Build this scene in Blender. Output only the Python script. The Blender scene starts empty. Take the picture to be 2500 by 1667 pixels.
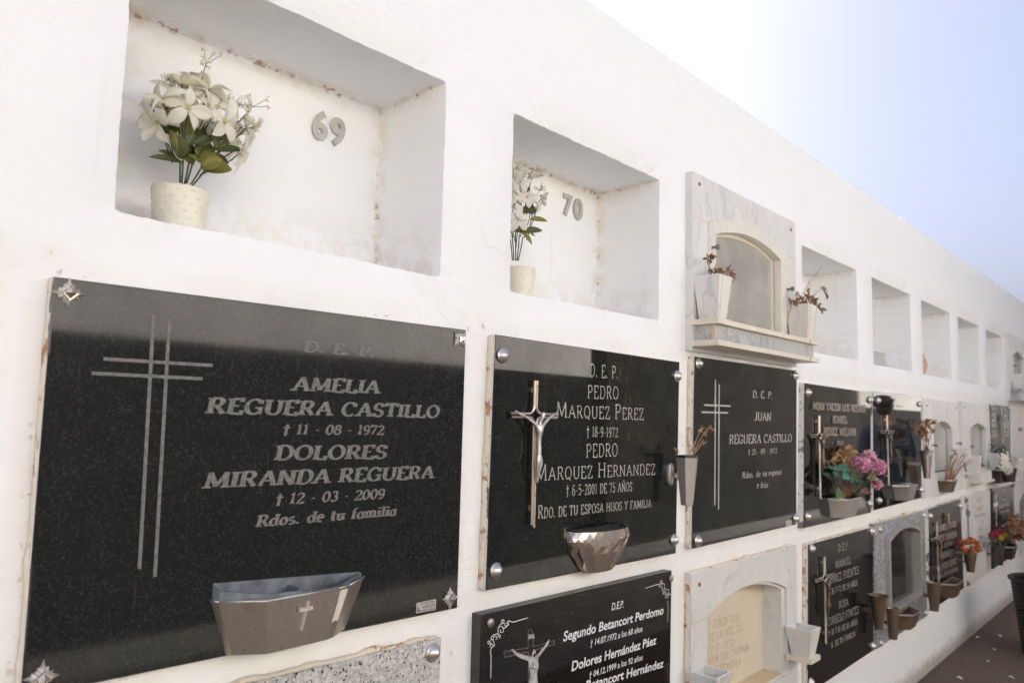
import bpy, bmesh, math, random
from mathutils import Vector, Matrix, noise
from math import sin, cos, pi, radians, sqrt, atan2
random.seed(7)
sc = bpy.context.scene
COL = sc.collection

# ------------------------------------------------------------------ camera
FPX = 1837.37
YAW, PITCH, ROLL = .8242, .0971, .0242
fw = Vector((sin(YAW)*cos(PITCH), cos(YAW)*cos(PITCH), sin(PITCH)))
r0 = Vector((cos(YAW), -sin(YAW), 0)); u0 = r0.cross(fw)
RT = r0*cos(ROLL)+u0*sin(ROLL); UP = -r0*sin(ROLL)+u0*cos(ROLL)
CAM = Vector((-.3693, -1.0923, 1.2304))
cd = bpy.data.cameras.new('camera'); cam = bpy.data.objects.new('camera', cd); COL.objects.link(cam)
cd.sensor_width = 36; cd.lens = 36*FPX/2500; cd.clip_start = .02; cd.clip_end = 400
m = Matrix((RT, UP, -fw)).transposed().to_4x4(); m.translation = CAM
cam.matrix_world = m; sc.camera = cam
cd.dof.use_dof = True; cd.dof.focus_distance = 1.6; cd.dof.aperture_fstop = 5.6

# ------------------------------------------------------------------ sky, sun, exposure
SUN_EL, SUN_AZ = radians(39), radians(-12)          # azimuth from +y towards +x: the sun stands behind the niche wall
w = bpy.data.worlds.new('World'); sc.world = w; w.use_nodes = True
nt = w.node_tree; bg = nt.nodes['Background']
sky = nt.nodes.new('ShaderNodeTexSky'); sky.sky_type = 'NISHITA'; sky.sun_disc = False
sky.sun_elevation = SUN_EL; sky.sun_rotation = SUN_AZ; sky.air_density = .44; sky.dust_density = 10.; sky.ozone_density = .25
nt.links.new(sky.outputs[0], bg.inputs[0]); bg.inputs[1].default_value = .145
sl = bpy.data.lights.new('sun', 'SUN'); sl.energy = 4.3; sl.angle = radians(.5); sl.color = (1, .995, .965)
sun = bpy.data.objects.new('sun', sl); COL.objects.link(sun)
sd = Vector((sin(SUN_AZ)*cos(SUN_EL), cos(SUN_AZ)*cos(SUN_EL), sin(SUN_EL)))
sun.rotation_mode = 'QUATERNION'; sun.rotation_quaternion = sd.to_track_quat('Z', 'Y')
sc.view_settings.view_transform = 'Standard'; sc.view_settings.look = 'None'
sc.view_settings.exposure = 1.96; sc.view_settings.gamma = 1; sc.view_settings.use_curve_mapping = False

# ------------------------------------------------------------------ measuring helper: where a line of sight meets the plane y = const
def U(px, py, y=0.):
    d = fw + RT*((px-1250)/FPX) - UP*((py-833.5)/FPX)
    return CAM + d*((y-CAM.y)/d.y)
class CR:                                       # a frame of reference for measured points
    def __init__(s, x0, y0, sc): s.a = (x0, y0, sc)
    def __call__(s, p, y=0.):
        return U(s.a[0]+p[0]/s.a[2], s.a[1]+p[1]/s.a[2], y)

# ------------------------------------------------------------------ node helper
class Nd:
    def __init__(s, t, sock): s.t = t; s.s = sock
    def _m(a, op, b=0., c=None):
        n = a.t.nodes.new('ShaderNodeMath'); n.operation = op
        for i, v in enumerate((a, b, c)):
            if v is None: continue
            if isinstance(v, Nd): a.t.links.new(v.s, n.inputs[i])
            else: n.inputs[i].default_value = v
        return Nd(a.t, n.outputs[0])
    def __add__(a, b): return a._m('ADD', b)
    __radd__ = __add__
    def __sub__(a, b): return a._m('SUBTRACT', b)
    def __mul__(a, b): return a._m('MULTIPLY', b)
    __rmul__ = __mul__
    def __truediv__(a, b): return a._m('DIVIDE', b)
    def abs(a): return a._m('ABSOLUTE')
    def min(a, b): return a._m('MINIMUM', b)
    def max(a, b): return a._m('MAXIMUM', b)
    def fract(a): return a._m('FRACT')
    def hyp(a, b): return (a*a+b*b)._m('SQRT')
    def ss(a, lo, hi, o0=0., o1=1.):
        n = a.t.nodes.new('ShaderNodeMapRange'); n.interpolation_type = 'SMOOTHSTEP'
        a.t.links.new(a.s, n.inputs[0])
        for i, v in enumerate((lo, hi, o0, o1)): n.inputs[i+1].default_value = v
        return Nd(a.t, n.outputs[0])
class Mat:
    def __init__(s, name):
        s.m = bpy.data.materials.new(name); s.m.use_nodes = True; s.t = s.m.node_tree
        s.b = s.t.nodes['Principled BSDF']; s.tc = s.t.nodes.new('ShaderNodeTexCoord')
        s.geo = s.t.nodes.new('ShaderNodeNewGeometry')
    def coord(s, kind='Object', scale=(1, 1, 1), rot=(0, 0, 0)):
        mp = s.t.nodes.new('ShaderNodeMapping'); mp.inputs[3].default_value = scale; mp.inputs[2].default_value = rot
        s.t.links.new(s.geo.outputs['Position'] if kind == 'World' else s.tc.outputs[kind], mp.inputs[0]); return mp.outputs[0]
    def noise(s, scale, detail=3, rough=.5, co=None, dist=0.):
        n = s.t.nodes.new('ShaderNodeTexNoise'); n.inputs['Scale'].default_value = scale; n.inputs['Detail'].default_value = detail
        n.inputs['Roughness'].default_value = rough; n.inputs['Distortion'].default_value = dist
        s.t.links.new(co if co else s.tc.outputs['Object'], n.inputs['Vector']); return Nd(s.t, n.outputs[0])
    def voro(s, scale, co=None):
        n = s.t.nodes.new('ShaderNodeTexVoronoi'); n.inputs['Scale'].default_value = scale
        s.t.links.new(co if co else s.tc.outputs['Object'], n.inputs['Vector']); return n
    def sep(s, sock):
        n = s.t.nodes.new('ShaderNodeSeparateXYZ'); s.t.links.new(sock, n.inputs[0]); return [Nd(s.t, o) for o in n.outputs]
    def mix(s, f, a, b):
        n = s.t.nodes.new('ShaderNodeMix'); n.data_type = 'RGBA'; n.clamp_factor = True
        if isinstance(f, Nd): s.t.links.new(f.s, n.inputs[0])
        else: n.inputs[0].default_value = f
        for i, v in ((6, a), (7, b)):
            if isinstance(v, tuple): n.inputs[i].default_value = (*v, 1)
            else: s.t.links.new(v, n.inputs[i])
        return n.outputs[2]
    def set(s, **k):
        for a, v in k.items():
            i = s.b.inputs[{'color': 'Base Color', 'rough': 'Roughness', 'metal': 'Metallic', 'spec': 'Specular IOR Level', 'trans': 'Transmission Weight', 'alpha': 'Alpha', 'coat': 'Coat Weight', 'sss': 'Subsurface Weight'}[a]]
            if isinstance(v, Nd): s.t.links.new(v.s, i)
            elif isinstance(v, tuple): i.default_value = (*v, 1)
            elif isinstance(v, (int, float)): i.default_value = v
            else: s.t.links.new(v, i)
        return s
    def bump(s, h, strength=.3, dist=.002):
        n = s.t.nodes.new('ShaderNodeBump'); n.inputs['Strength'].default_value = strength; n.inputs['Distance'].default_value = dist
        s.t.links.new(h.s, n.inputs['Height']); s.t.links.new(n.outputs[0], s.b.inputs['Normal']); return s

M = {}
RUST = (.34, .125, .045)
# white lime-painted plaster with dirt that gathered along joints and corners
a = Mat('white_plaster'); wc = a.coord('World'); X, Y, Z = a.sep(wc)
uu = ((X+8.1)/.8).fract()*.8 - .1
n1 = a.noise(55, 4, .6, wc); n2 = a.noise(9, 4, .6, wc); n3 = a.noise(2.2, 3, .5, wc); n4 = a.noise(300, 2, .5, wc); n5 = a.noise(22, 5, .65, wc, .6)
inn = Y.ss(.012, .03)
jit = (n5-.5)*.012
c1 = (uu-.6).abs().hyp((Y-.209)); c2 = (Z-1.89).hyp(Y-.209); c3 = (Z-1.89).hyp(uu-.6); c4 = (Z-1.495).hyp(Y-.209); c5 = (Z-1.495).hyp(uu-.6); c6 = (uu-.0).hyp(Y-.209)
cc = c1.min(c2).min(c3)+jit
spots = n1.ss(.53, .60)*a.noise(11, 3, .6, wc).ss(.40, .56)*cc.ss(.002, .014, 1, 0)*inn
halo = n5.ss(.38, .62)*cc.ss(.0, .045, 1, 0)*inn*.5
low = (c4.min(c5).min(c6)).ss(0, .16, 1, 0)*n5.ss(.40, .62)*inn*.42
sx = (uu+.076).abs().min((uu-.662).abs())
sz = (Z-1.400).abs().min((Z-.866).abs()).min((Z-.818).abs()).min((Z-.298).abs())
zr = Z.ss(.25, .29)*Z.ss(1.42, 1.45, 1, 0)
fr = (sx.min(sz)+jit*.8)
jrust = n1.ss(.56, .66)*a.noise(5, 3, .6, wc).ss(.48, .62)*fr.ss(.001, .009, 1, 0)*(inn*-1.+1.)*zr
jbeige = n2.ss(.25, .7)*fr.ss(0, .045, 1, 0)*zr*.24
warm = Z.ss(.2, 1.5, .09, .0)*n3.ss(.35, .65)*zr
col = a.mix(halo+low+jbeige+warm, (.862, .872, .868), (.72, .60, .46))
col = a.mix(n2.ss(.55, .8)*.12, col, (.72, .70, .66))
col = a.mix((Z+(n5-.5)*.09).ss(.015, .10, .65, 0), col, (.25, .19, .14))
col = a.mix((spots+jrust)*.85, col, RUST)
vc = a.t.nodes.new('ShaderNodeTexVoronoi'); vc.feature = 'DISTANCE_TO_EDGE'; vc.inputs['Scale'].default_value = 2.3
wv = a.t.nodes.new('ShaderNodeVectorMath'); wv.operation = 'ADD'; nn_ = a.t.nodes.new('ShaderNodeTexNoise'); nn_.inputs['Scale'].default_value = 7; nn_.inputs['Detail'].default_value = 6
a.t.links.new(wc, nn_.inputs['Vector']); sc_n = a.t.nodes.new('ShaderNodeVectorMath'); sc_n.operation = 'SCALE'; sc_n.inputs[3].default_value = .28
a.t.links.new(nn_.outputs['Color'], sc_n.inputs[0]); a.t.links.new(wc, wv.inputs[0]); a.t.links.new(sc_n.outputs[0], wv.inputs[1]); a.t.links.new(wv.outputs[0], vc.inputs['Vector'])
crack = Nd(a.t, vc.outputs['Distance']).ss(.0012, .0045, 1, 0)*a.noise(1.7, 2, .5, wc).ss(.55, .64)
col = a.mix(crack*.10, col, (.45, .42, .38))
runs = a.noise(1, 4, .6, a.coord('World', (26, 26, 1.3))); col = a.mix(runs.ss(.56, .75)*n3.ss(.4, .65)*.16, col, (.56, .48, .38))
trow = a.noise(1, 4, .65, a.coord('World', (5, 5, 16), (0, .5, 0)))
a.set(color=col, rough=.88, spec=.25).bump(n4*.3+n5*1.1+n3*3.0+n2*1.2+trow*2.2+crack*-.4, .55, .004); M['wall'] = a.m

def simple(name, color, rough=.5, metal=0., var=.0, vs=30, bump=0., spec=None, bs=None):
    a = Mat(name); n = a.noise(vs, 4, .6)
    c = a.mix(n.ss(.3, .7), tuple(v*(1-var) for v in color), tuple(min(1, v*(1+var)) for v in color)) if var else color
    a.set(color=c, rough=rough, metal=metal)
    if spec is not None: a.set(spec=spec)
    if bump: a.bump(a.noise(bs or vs*3, 4), bump, .001)
    M[name] = a.m; return a

def granite(name, base, speck, sp_scale=260, dust=.5, amount=(.60, .72), rough=.02, scr=(.075, .066, .052), spec=.42):
    a = Mat(name); wc = a.coord('World')
    s1 = a.noise(sp_scale, 2, .7, wc); s2 = a.noise(sp_scale*.35, 4, .7, wc)
    rc = a.coord('World', (260, 260, 22), (0, radians(33), 0)); sn = a.noise(1, 3, .6, rc); big = a.noise(4.5, 3, .6, wc)
    co = a.mix(s1.ss(*amount), base, speck); co = a.mix(s2.ss(.5, .75)*.35, co, tuple(b*2.4 for b in base))
    co = a.mix(sn.ss(.56, .72)*big.ss(.46, .72)*dust, co, scr)
    pits = a.noise(480, 1, .5, wc)
    co = a.mix(pits.ss(.80, .84)*.5, co, (.4, .4, .38))
    co = a.mix(a.noise(3, 4, .65, wc).ss(.45, .8)*dust*.03, co, (.2, .18, .15))
    a.set(color=co, rough=big.ss(.3, .8, rough, rough+.03), spec=spec); M[name] = a.m
granite('black_granite', (.010, .011, .0105), (.040, .043, .041), 300, .6, (.50, .76), rough=.045, spec=.33)
granite('dusty_granite', (.009, .0105, .009), (.05, .055, .048), 330, .9, (.56, .74), .02, (.10, .072, .052), spec=.34)
granite('fine_granite', (.011, .013, .012), (.03, .032, .03), 420, .5, (.55, .75), .012, spec=.33)
granite('photo_granite', (.005, .005, .005), (.16, .16, .16), 210, .2, (.68, .74), .02)
granite('green_granite', (.02, .026, .024), (.05, .06, .055), 400, .2, (.55, .75), .05)
a = Mat('light_granite'); wc = a.coord('World'); v = a.voro(210, wc); vn = Nd(a.t, v.outputs[1]); vx = a.sep(v.outputs[1])[0]; n2 = a.noise(120, 2, .6, wc); n3 = a.noise(170, 2, .6, wc)
co = a.mix(vx.ss(.3, .9), (.50, .49, .45), (.66, .65, .61)); co = a.mix(n2.ss(.50, .60)*.6, co, (.33, .34, .34)); co = a.mix(n3.ss(.60, .64), co, (.02, .022, .025))
a.set(color=co, rough=.28); M['light_granite'] = a.m
a = Mat('grey_granite'); wc = a.coord('World'); n2 = a.noise(110, 3, .7, wc); n3 = a.noise(150, 2, .6, wc)
co = a.mix(n2.ss(.40, .60), (.16, .165, .17), (.50, .51, .52)); co = a.mix(n3.ss(.58, .62), co, (.03, .03, .035)); a.set(color=co, rough=.3); M['grey_granite'] = a.m
def marble(name, base, vein, amt=.5, sc_=7., warm=(.62, .50, .34)):
    a = Mat(name); wc = a.coord('World', (1, 1, .45), (0, .5, 0)); n = a.noise(sc_, 6, .62, wc, 1.2); w2 = a.noise(2.4, 4, .6, a.coord('World'))
    v = (n-.5).abs().ss(.0, .035, 1, 0)*a.noise(3., 2, .5, wc).ss(.45, .62)
    co = a.mix(n.ss(.35, .7)*.35*amt, base, vein); co = a.mix(v*amt, co, vein); co = a.mix(w2.ss(.45, .75)*.25, co, warm)
    a.set(color=co, rough=.38); M[name] = a.m
marble('white_marble', (.72, .715, .68), (.42, .44, .45), .5)
marble('grey_marble', (.48, .50, .51), (.24, .26, .28), 1., 18.)
marble('cream_marble', (.73, .68, .58), (.66, .56, .42), .4)
marble('pale_marble', (.74, .71, .63), (.60, .57, .50), .4)
marble('tan_marble', (.72, .64, .51), (.62, .51, .37), .5)
marble('ochre_marble', (.66, .53, .35), (.50, .32, .18), .5)
# slab sides: stone under a smeared, flaking coat of wall paint
a = Mat('painted_edge'); wc = a.coord('World'); n = a.noise(9, 4, .6, wc); n2 = a.noise(70, 3, .6, wc)
co = a.mix(n.ss(.42, .46), (.17, .175, .175), (.66, .65, .62)); co = a.mix(n2.ss(.60, .68)*.7, co, (.22, .10, .06)); a.set(color=co, rough=.8).bump(n, .5, .002); M['painted_edge'] = a.m
# etched / painted lettering
simple('etched', (.17, .166, .155), .75, 0, .35, 180)
simple('etched_light', (.42, .41, .37), .75, 0, .15, 140)
simple('etched_faint', (.10, .10, .11), .7)
simple('white_print', (.72, .72, .73), .6)
simple('dark_letter', (.14, .13, .17), .5)
simple('ochre_letter', (.54, .34, .18), .7, 0, .3, 90)
simple('yellow_letter', (.70, .61, .45), .7)
simple('image_grey', (.42, .41, .39), .6, 0, .35, 60)
simple('image_dark', (.10, .10, .10), .6, 0, .5, 70)
simple('image_black', (.004, .004, .004), .5)
# metals
def metal(name, color, rough, aniso=True, stain=.0, sc2=(8, 8, .8), tint=(.16, .10, .06), grad=.25, met=1.):
    a = Mat(name); wc = a.coord('World', sc2); n = a.noise(22, 4, .6, wc); n2 = a.noise(14, 5, .65, a.coord('World'))
    co = a.mix(n.ss(.3, .7)*grad, color, tuple(c*.6 for c in color))
    co = a.mix(n2.ss(.55, .75)*stain, co, tint)
    a.set(color=co, rough=n.ss(.2, .8, rough*.75, rough*1.3), metal=n2.ss(.55, .8, met, met*(1.-.6*stain))); M[name] = a.m
metal('steel', (.66, .64, .60), .33, stain=.15, met=.85)
metal('star_steel', (.72, .68, .62), .38, stain=.2, met=.6)
metal('brushed_steel', (.42, .375, .33), .34, stain=.45, tint=(.17, .11, .07), met=.72)
metal('brushed_light', (.50, .46, .42), .40, stain=.15, met=.55)
metal('bronze', (.22, .165, .11), .34, stain=.4, met=.7)
metal('chrome', (.66, .59, .52), .15, stain=.45, tint=(.34, .22, .14), met=.85)
metal('copper_rod', (.70, .59, .49), .30, stain=.25, met=.8)
metal('numeral_steel', (.50, .475, .44), .5, stain=.1, met=.4)
metal('dark_metal', (.13, .12, .11), .4)
metal('bright_letter', (.80, .72, .62), .35, stain=.5, tint=(.35, .17, .10))
simple('figure_silver', (.62, .60, .57), .38, .75, .2, 60)
simple('figure_bronze', (.20, .15, .11), .4, .8, .3, 60)
simple('zinc', (.19, .21, .235), .55, .55, .45, 22)
simple('dark_rim', (.06, .065, .06), .4, .6, .2)
simple('white_strip', (.72, .66, .58), .55, 0, .15, 40)
simple('rust', RUST, .9, 0, .4, 60)
# organic and the rest
def leafm(name, c1, c2, rough=.45, trans=.12):
    a = Mat(name); oi = a.t.nodes.new('ShaderNodeObjectInfo'); r = Nd(a.t, oi.outputs['Random']); n = a.noise(28, 3, .6)
    co = a.mix((r*.7+n*.6).ss(.25, .95), c1, c2); a.set(color=co, rough=rough)
    tr = a.t.nodes.new('ShaderNodeBsdfTranslucent'); mx = a.t.nodes.new('ShaderNodeMixShader'); mx.inputs[0].default_value = trans
    a.t.links.new(co, tr.inputs[0]); out = a.t.nodes['Material Output']
    a.t.links.new(a.b.outputs[0], mx.inputs[1]); a.t.links.new(tr.outputs[0], mx.inputs[2]); a.t.links.new(mx.outputs[0], out.inputs[0]); M[name] = a.m
leafm('petal', (.94, .92, .83), (.92, .88, .76), .6, .45)
leafm('petal_white', (.88, .86, .79), (.86, .83, .75), .6, .35)
leafm('leaf', (.060, .082, .018), (.22, .20, .035), .42, .12)
leafm('leaf_green', (.03, .07, .03), (.10, .13, .03), .4, .1)
leafm('leaf_teal', (.02, .24, .13), (.02, .13, .07), .35, .15)
leafm('pink_petal', (.68, .17, .36), (.80, .46, .56), .6, .25)
leafm('dry', (.30, .15, .07), (.42, .25, .12), .85, .1)
leafm('dry_dark', (.17, .075, .04), (.34, .19, .11), .85, .05)
leafm('straw', (.50, .32, .16), (.42, .24, .12), .8, .1)
leafm('orange_petal', (.50, .13, .03), (.40, .10, .04), .7, .1)
leafm('red_petal', (.28, .012, .05), (.20, .01, .04), .5, .1)
leafm('yellow_petal', (.50, .36, .03), (.4, .28, .03), .5, .1)
leafm('stem', (.045, .075, .03), (.07, .10, .05), .5, .05)
leafm('sprig', (.72, .60, .45), (.76, .72, .60), .7, .1)
simple('pollen', (.78, .55, .12), .8)
simple('cream_ceramic', (.74, .69, .56), .35, 0, .05, 20)
simple('terracotta', (.55, .34, .24), .6, 0, .1)
simple('soil', (.05, .03, .02), .95, 0, .3)
simple('dark_pot', (.035, .025, .02), .6, 0, .2)
simple('basket_dark', (.016, .010, .007), .6, 0, .5, 40, .6)
simple('brown_stone', (.022, .019, .018), .9, 0, .5, 5, .8, None, 12)
simple('dark_stone', (.02, .021, .022), .5, 0, .5, 6); simple('mossy_stone', (.05, .055, .04), .9, 0, .6, 14); simple('hair', (.035, .027, .024), .6); simple('blue_cloth', (.07, .09, .16), .85, 0, .1); simple('skin', (.45, .27, .19), .5); simple('trousers', (.03, .03, .04), .8)
simple('handle_metal', (.18, .19, .17), .4, .8)
# window panes: clear or clouded; the 'glass' haze also stands in for interior light
def pane_mat(name, lo, hi, dc, ior):
    a = Mat(name); n = a.noise(5, 4, .6)
    tr = a.t.nodes.new('ShaderNodeBsdfTransparent'); df = a.t.nodes.new('ShaderNodeBsdfDiffuse'); gl = a.t.nodes.new('ShaderNodeBsdfGlossy'); gl.inputs['Roughness'].default_value = .03
    df.inputs[0].default_value = (*dc, 1); m1 = a.t.nodes.new('ShaderNodeMixShader'); m2 = a.t.nodes.new('ShaderNodeMixShader'); fr = a.t.nodes.new('ShaderNodeFresnel'); fr.inputs[0].default_value = ior
    a.t.links.new(n.ss(.3, .75, lo, hi).s, m1.inputs[0]); a.t.links.new(tr.outputs[0], m1.inputs[1]); a.t.links.new(df.outputs[0], m1.inputs[2])
    a.t.links.new(fr.outputs[0], m2.inputs[0]); a.t.links.new(m1.outputs[0], m2.inputs[1]); a.t.links.new(gl.outputs[0], m2.inputs[2]); a.t.links.new(m2.outputs[0], a.t.nodes['Material Output'].inputs[0]); M[name] = a.m
pane_mat('glass', .40, .56, (.80, .77, .70), 1.30); pane_mat('clear_glass', .05, .14, (.5, .5, .45), 1.40); pane_mat('cloudy_glass', .75, .9, (.62, .60, .56), 1.25)
# ground
a = Mat('ground_grit'); wc = a.coord('World'); n = a.noise(90, 4, .7, wc); n2 = a.noise(3, 4, .6, wc); n3 = a.noise(34, 2, .5, wc)
co = a.mix(n.ss(.3, .7), (.055, .038, .026), (.165, .115, .078)); co = a.mix(n2.ss(.4, .7)*.5, co, (.10, .07, .05)); co = a.mix(n3.ss(.73, .76), co, (.55, .52, .48))
a.set(color=co, rough=.95).bump(n, .6, .006); M['ground'] = a.m

# ------------------------------------------------------------------ building blocks
ORG = {}
def tag(o, label=None, cat=None, group=None, kind=None):
    if label: o['label'] = label
    if cat: o['category'] = cat
    if group: o['group'] = group
    if kind: o['kind'] = kind
    return o
def thing(name, loc, label, cat, group=None):
    o = bpy.data.objects.new(name, None); o.empty_display_size = .03; COL.objects.link(o); loc = Vector(loc)
    o.location = loc; ORG[o] = loc; return tag(o, label, cat, group)
class MB:
    def __init__(s): s.v = []; s.f = []; s.mi = []; s.cur = 0; s.marks = []
    def add(s, vs, fs):
        b = len(s.v); s.v += [Vector(v) for v in vs]; s.f += [tuple(i+b for i in f) for f in fs]; s.mi += [s.cur]*len(fs); return b
    def box(s, a, b):
        x0, y0, z0 = a; x1, y1, z1 = b
        s.add([(x0,y0,z0),(x1,y0,z0),(x1,y1,z0),(x0,y1,z0),(x0,y0,z1),(x1,y0,z1),(x1,y1,z1),(x0,y1,z1)],
              [(0,3,2,1),(4,5,6,7),(0,1,5,4),(1,2,6,5),(2,3,7,6),(3,0,4,7)])
    def prism(s, poly, y0, y1):                 # polygon in x,z given counter-clockwise seen from the front (-y); y0 front, y1 back
        n = len(poly); s.add([(x, y0, z) for x, z in poly]+[(x, y1, z) for x, z in poly],
              [tuple(range(n)), tuple(range(2*n-1, n-1, -1))]+[(i, i+n, (i+1) % n+n, (i+1) % n) for i in range(n)])
    def loft(s, rings, cap0=True, cap1=True, closed=True):
        n = len(rings[0]); vs = [v for r in rings for v in r]; fs = []
        for k in range(len(rings)-1):
            for i in range(n if closed else n-1):
                j = (i+1) % n; fs.append((k*n+i, k*n+j, (k+1)*n+j, (k+1)*n+i))
        if cap0: fs.append(tuple(range(n-1, -1, -1)))
        if cap1: fs.append(tuple((len(rings)-1)*n+i for i in range(n)))
        s.add(vs, fs)
    def tube(s, pts, r, n=6, r1=None):
        pts = [Vector(p) for p in pts]; rings = []; N = len(pts); ref = None
        for i, p in enumerate(pts):
            t = (pts[min(i+1, N-1)]-pts[max(i-1, 0)]).normalized()
            if ref is None or abs(ref.dot(t)) > .95: ref = Vector((0, 1, 0)) if abs(t.y) < .9 else Vector((1, 0, 0))
            a_ = (ref-t*ref.dot(t)).normalized(); b_ = t.cross(a_); ref = a_
            rr = r[i] if isinstance(r, (list, tuple)) else (r if r1 is None else r+(r1-r)*i/(N-1))
            rings.append([p+a_*cos(2*pi*k/n)*rr+b_*sin(2*pi*k/n)*rr for k in range(n)])
        s.loft(rings)
    def lathe(s, c, prof, n=24, axis='z', a0=0, a1=2*pi, cap=False):
        c = Vector(c); full = abs(a1-a0-2*pi) < 1e-6; N = n if full else n+1; rings = []
        for r, h in prof:
            ring = []
            for k in range(N):
                t = a0+(a1-a0)*k/n
                ring.append(c+(Vector((r*cos(t), r*sin(t), h)) if axis == 'z' else Vector((r*cos(t), -h, r*sin(t)))))
            rings.append(ring)
        s.loft(rings, cap, cap, full)
    def build(s, name, mats, parent=None, smooth=False, loc=None, fix=True):
        if s.marks:                              # each line of writing is a part of its own
            mk = s.marks+[(len(s.v), len(s.f))]; s.marks = []
            for (v0, f0), (v1, f1) in zip(mk[:-1], mk[1:]):
                q = MB(); q.v = s.v[v0:v1]; q.f = [tuple(i-v0 for i in f) for f in s.f[f0:f1]]; q.mi = s.mi[f0:f1]
                q.build(name+'_line' if len(mk) > 2 else name, mats, parent, smooth, loc, fix)
            return
        org = ORG[parent] if parent is not None else Vector(loc if loc else (0, 0, 0))
        me = bpy.data.meshes.new(name); me.from_pydata([v-org for v in s.v], [], s.f)
        if not isinstance(mats, (list, tuple)): mats = [mats]
        for mm in mats: me.materials.append(M[mm])
        for p, i in zip(me.polygons, s.mi): p.material_index = i; p.use_smooth = bool(smooth)
        if fix:
            bm = bmesh.new(); bm.from_mesh(me); bmesh.ops.recalc_face_normals(bm, faces=bm.faces); bm.to_mesh(me); bm.free()
        me.update(); o = bpy.data.objects.new(name, me); COL.objects.link(o)
        if parent is not None: o.parent = parent
        else: o.location = org
        ORG[o] = org
        if smooth == 'auto':
            me.set_sharp_from_angle(angle=radians(38))
        return o
def bevel(o, w, seg=2):
    b = o.modifiers.new('bevel', 'BEVEL'); b.width = w; b.segments = seg; b.limit_method = 'ANGLE'; b.angle_limit = radians(40); return o
def part(name, mat, parent, fn, smooth=False, bev=0, **k):
    mb = MB(); fn(mb); o = mb.build(name, mat, parent, smooth, **k)
    if bev: bevel(o, bev)
    return o

# ------------------------------------------------------------------ plates with holes
def arch(x0, x1, z0, zs, zc, n=14):             # counter-clockwise: bottom left, bottom right, up, over the crown
    cx = (x0+x1)/2; h = zc-zs; hw = (x1-x0)/2; pts = []
    for i in range(6): pts.append((x0+(x1-x0)*i/6, z0))
    for i in range(6): pts.append((x1, z0+(zs-z0)*i/6))
    if h > 1e-6:
        R = (hw*hw+h*h)/(2*h); t = math.asin(hw/R)
        for i in range(n): th = t-2*t*i/n; pts.append((cx+R*sin(th), zc-R+R*cos(th)))
    else:
        for i in range(n): pts.append((x1+(x0-x1)*i/n, zs))
    for i in range(6): pts.append((x0, zs+(z0-zs)*i/6))
    return pts
def outer_for(hole, rect):
    x0, x1, z0, z1 = rect; cx = sum(p[0] for p in hole)/len(hole); cz = sum(p[1] for p in hole)/len(hole); out = []
    for x, z in hole:
        dx, dz = x-cx, z-cz; t = 1e9
        if dx > 0: t = min(t, (x1-cx)/dx)
        if dx < 0: t = min(t, (x0-cx)/dx)
        if dz > 0: t = min(t, (z1-cz)/dz)
        if dz < 0: t = min(t, (z0-cz)/dz)
        out.append([cx+dx*t, cz+dz*t])
    for c in ((x0, z0), (x1, z0), (x1, z1), (x0, z1)):
        i = min(range(len(out)), key=lambda i: (out[i][0]-c[0])**2+(out[i][1]-c[1])**2); out[i] = list(c)
    return out
def holed(mb, rect, hole, y0, y1, back=False, outer=None):
    out = outer or outer_for(hole, rect); n = len(hole)
    L = [[(x, y1, z) for x, z in out], [(x, y0, z) for x, z in out], [(x, y0, z) for x, z in hole], [(x, y1, z) for x, z in hole]]
    mb.loft(L, False, False)

# ------------------------------------------------------------------ THE WALL
PIT = .8
NZ0, NZ1, ND = 1.495, 1.89, .209
def niche_loop(i, N=96):
    x0, x1, z0, z1 = i*PIT, i*PIT+.6, NZ0, NZ1
    if i > 5: x0 -= .01*(i-5); x1 -= .02*(i-5)
    pts = []; r = .014
    per = [((x0, z0), (x1, z0)), ((x1, z0), (x1, z1)), ((x1, z1), (x0, z1)), ((x0, z1), (x0, z0))]
    for (a_, b_), n in zip(per, (70, 44, 70, 44)):
        for k in range(n):
            t = k/n; pts.append([a_[0]+(b_[0]-a_[0])*t, a_[1]+(b_[1]-a_[1])*t])
    cx, cz = (x0+x1)/2, (z0+z1)/2
    for p in pts:                               # round the corners, then make the hand-trowelled edge wander
        for ex, ez in ((x0, z0), (x1, z0), (x1, z1), (x0, z1)):
            rr = .009 if (ex == x0 and ez == z0) else r*.6
            if z1 == ez: rr = .006
            dx, dz = abs(p[0]-ex), abs(p[1]-ez)
            if dx < rr and dz < rr:
                qx, qz = ex+rr*(1 if cx > ex else -1), ez+rr*(1 if cz > ez else -1)
                v = Vector((p[0]-qx, p[1]-qz)); 
                if v.length > 1e-6: v = v.normalized()*rr; p[0], p[1] = qx+v.x, qz+v.y
        q = Vector((p[0]*9, p[1]*9, i*3.1)); q2 = q*5
        q3 = q*14; p[0] += noise.noise(q)*.0020+noise.noise(q2)*.0012+noise.noise(q3)*.0011; p[1] += noise.noise(q+Vector((7, 3, 1)))*.0018+noise.noise(q2+Vector((5, 1, 9)))*.0014+noise.noise(q3)*.0013
    return [tuple(p) for p in pts]
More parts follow.
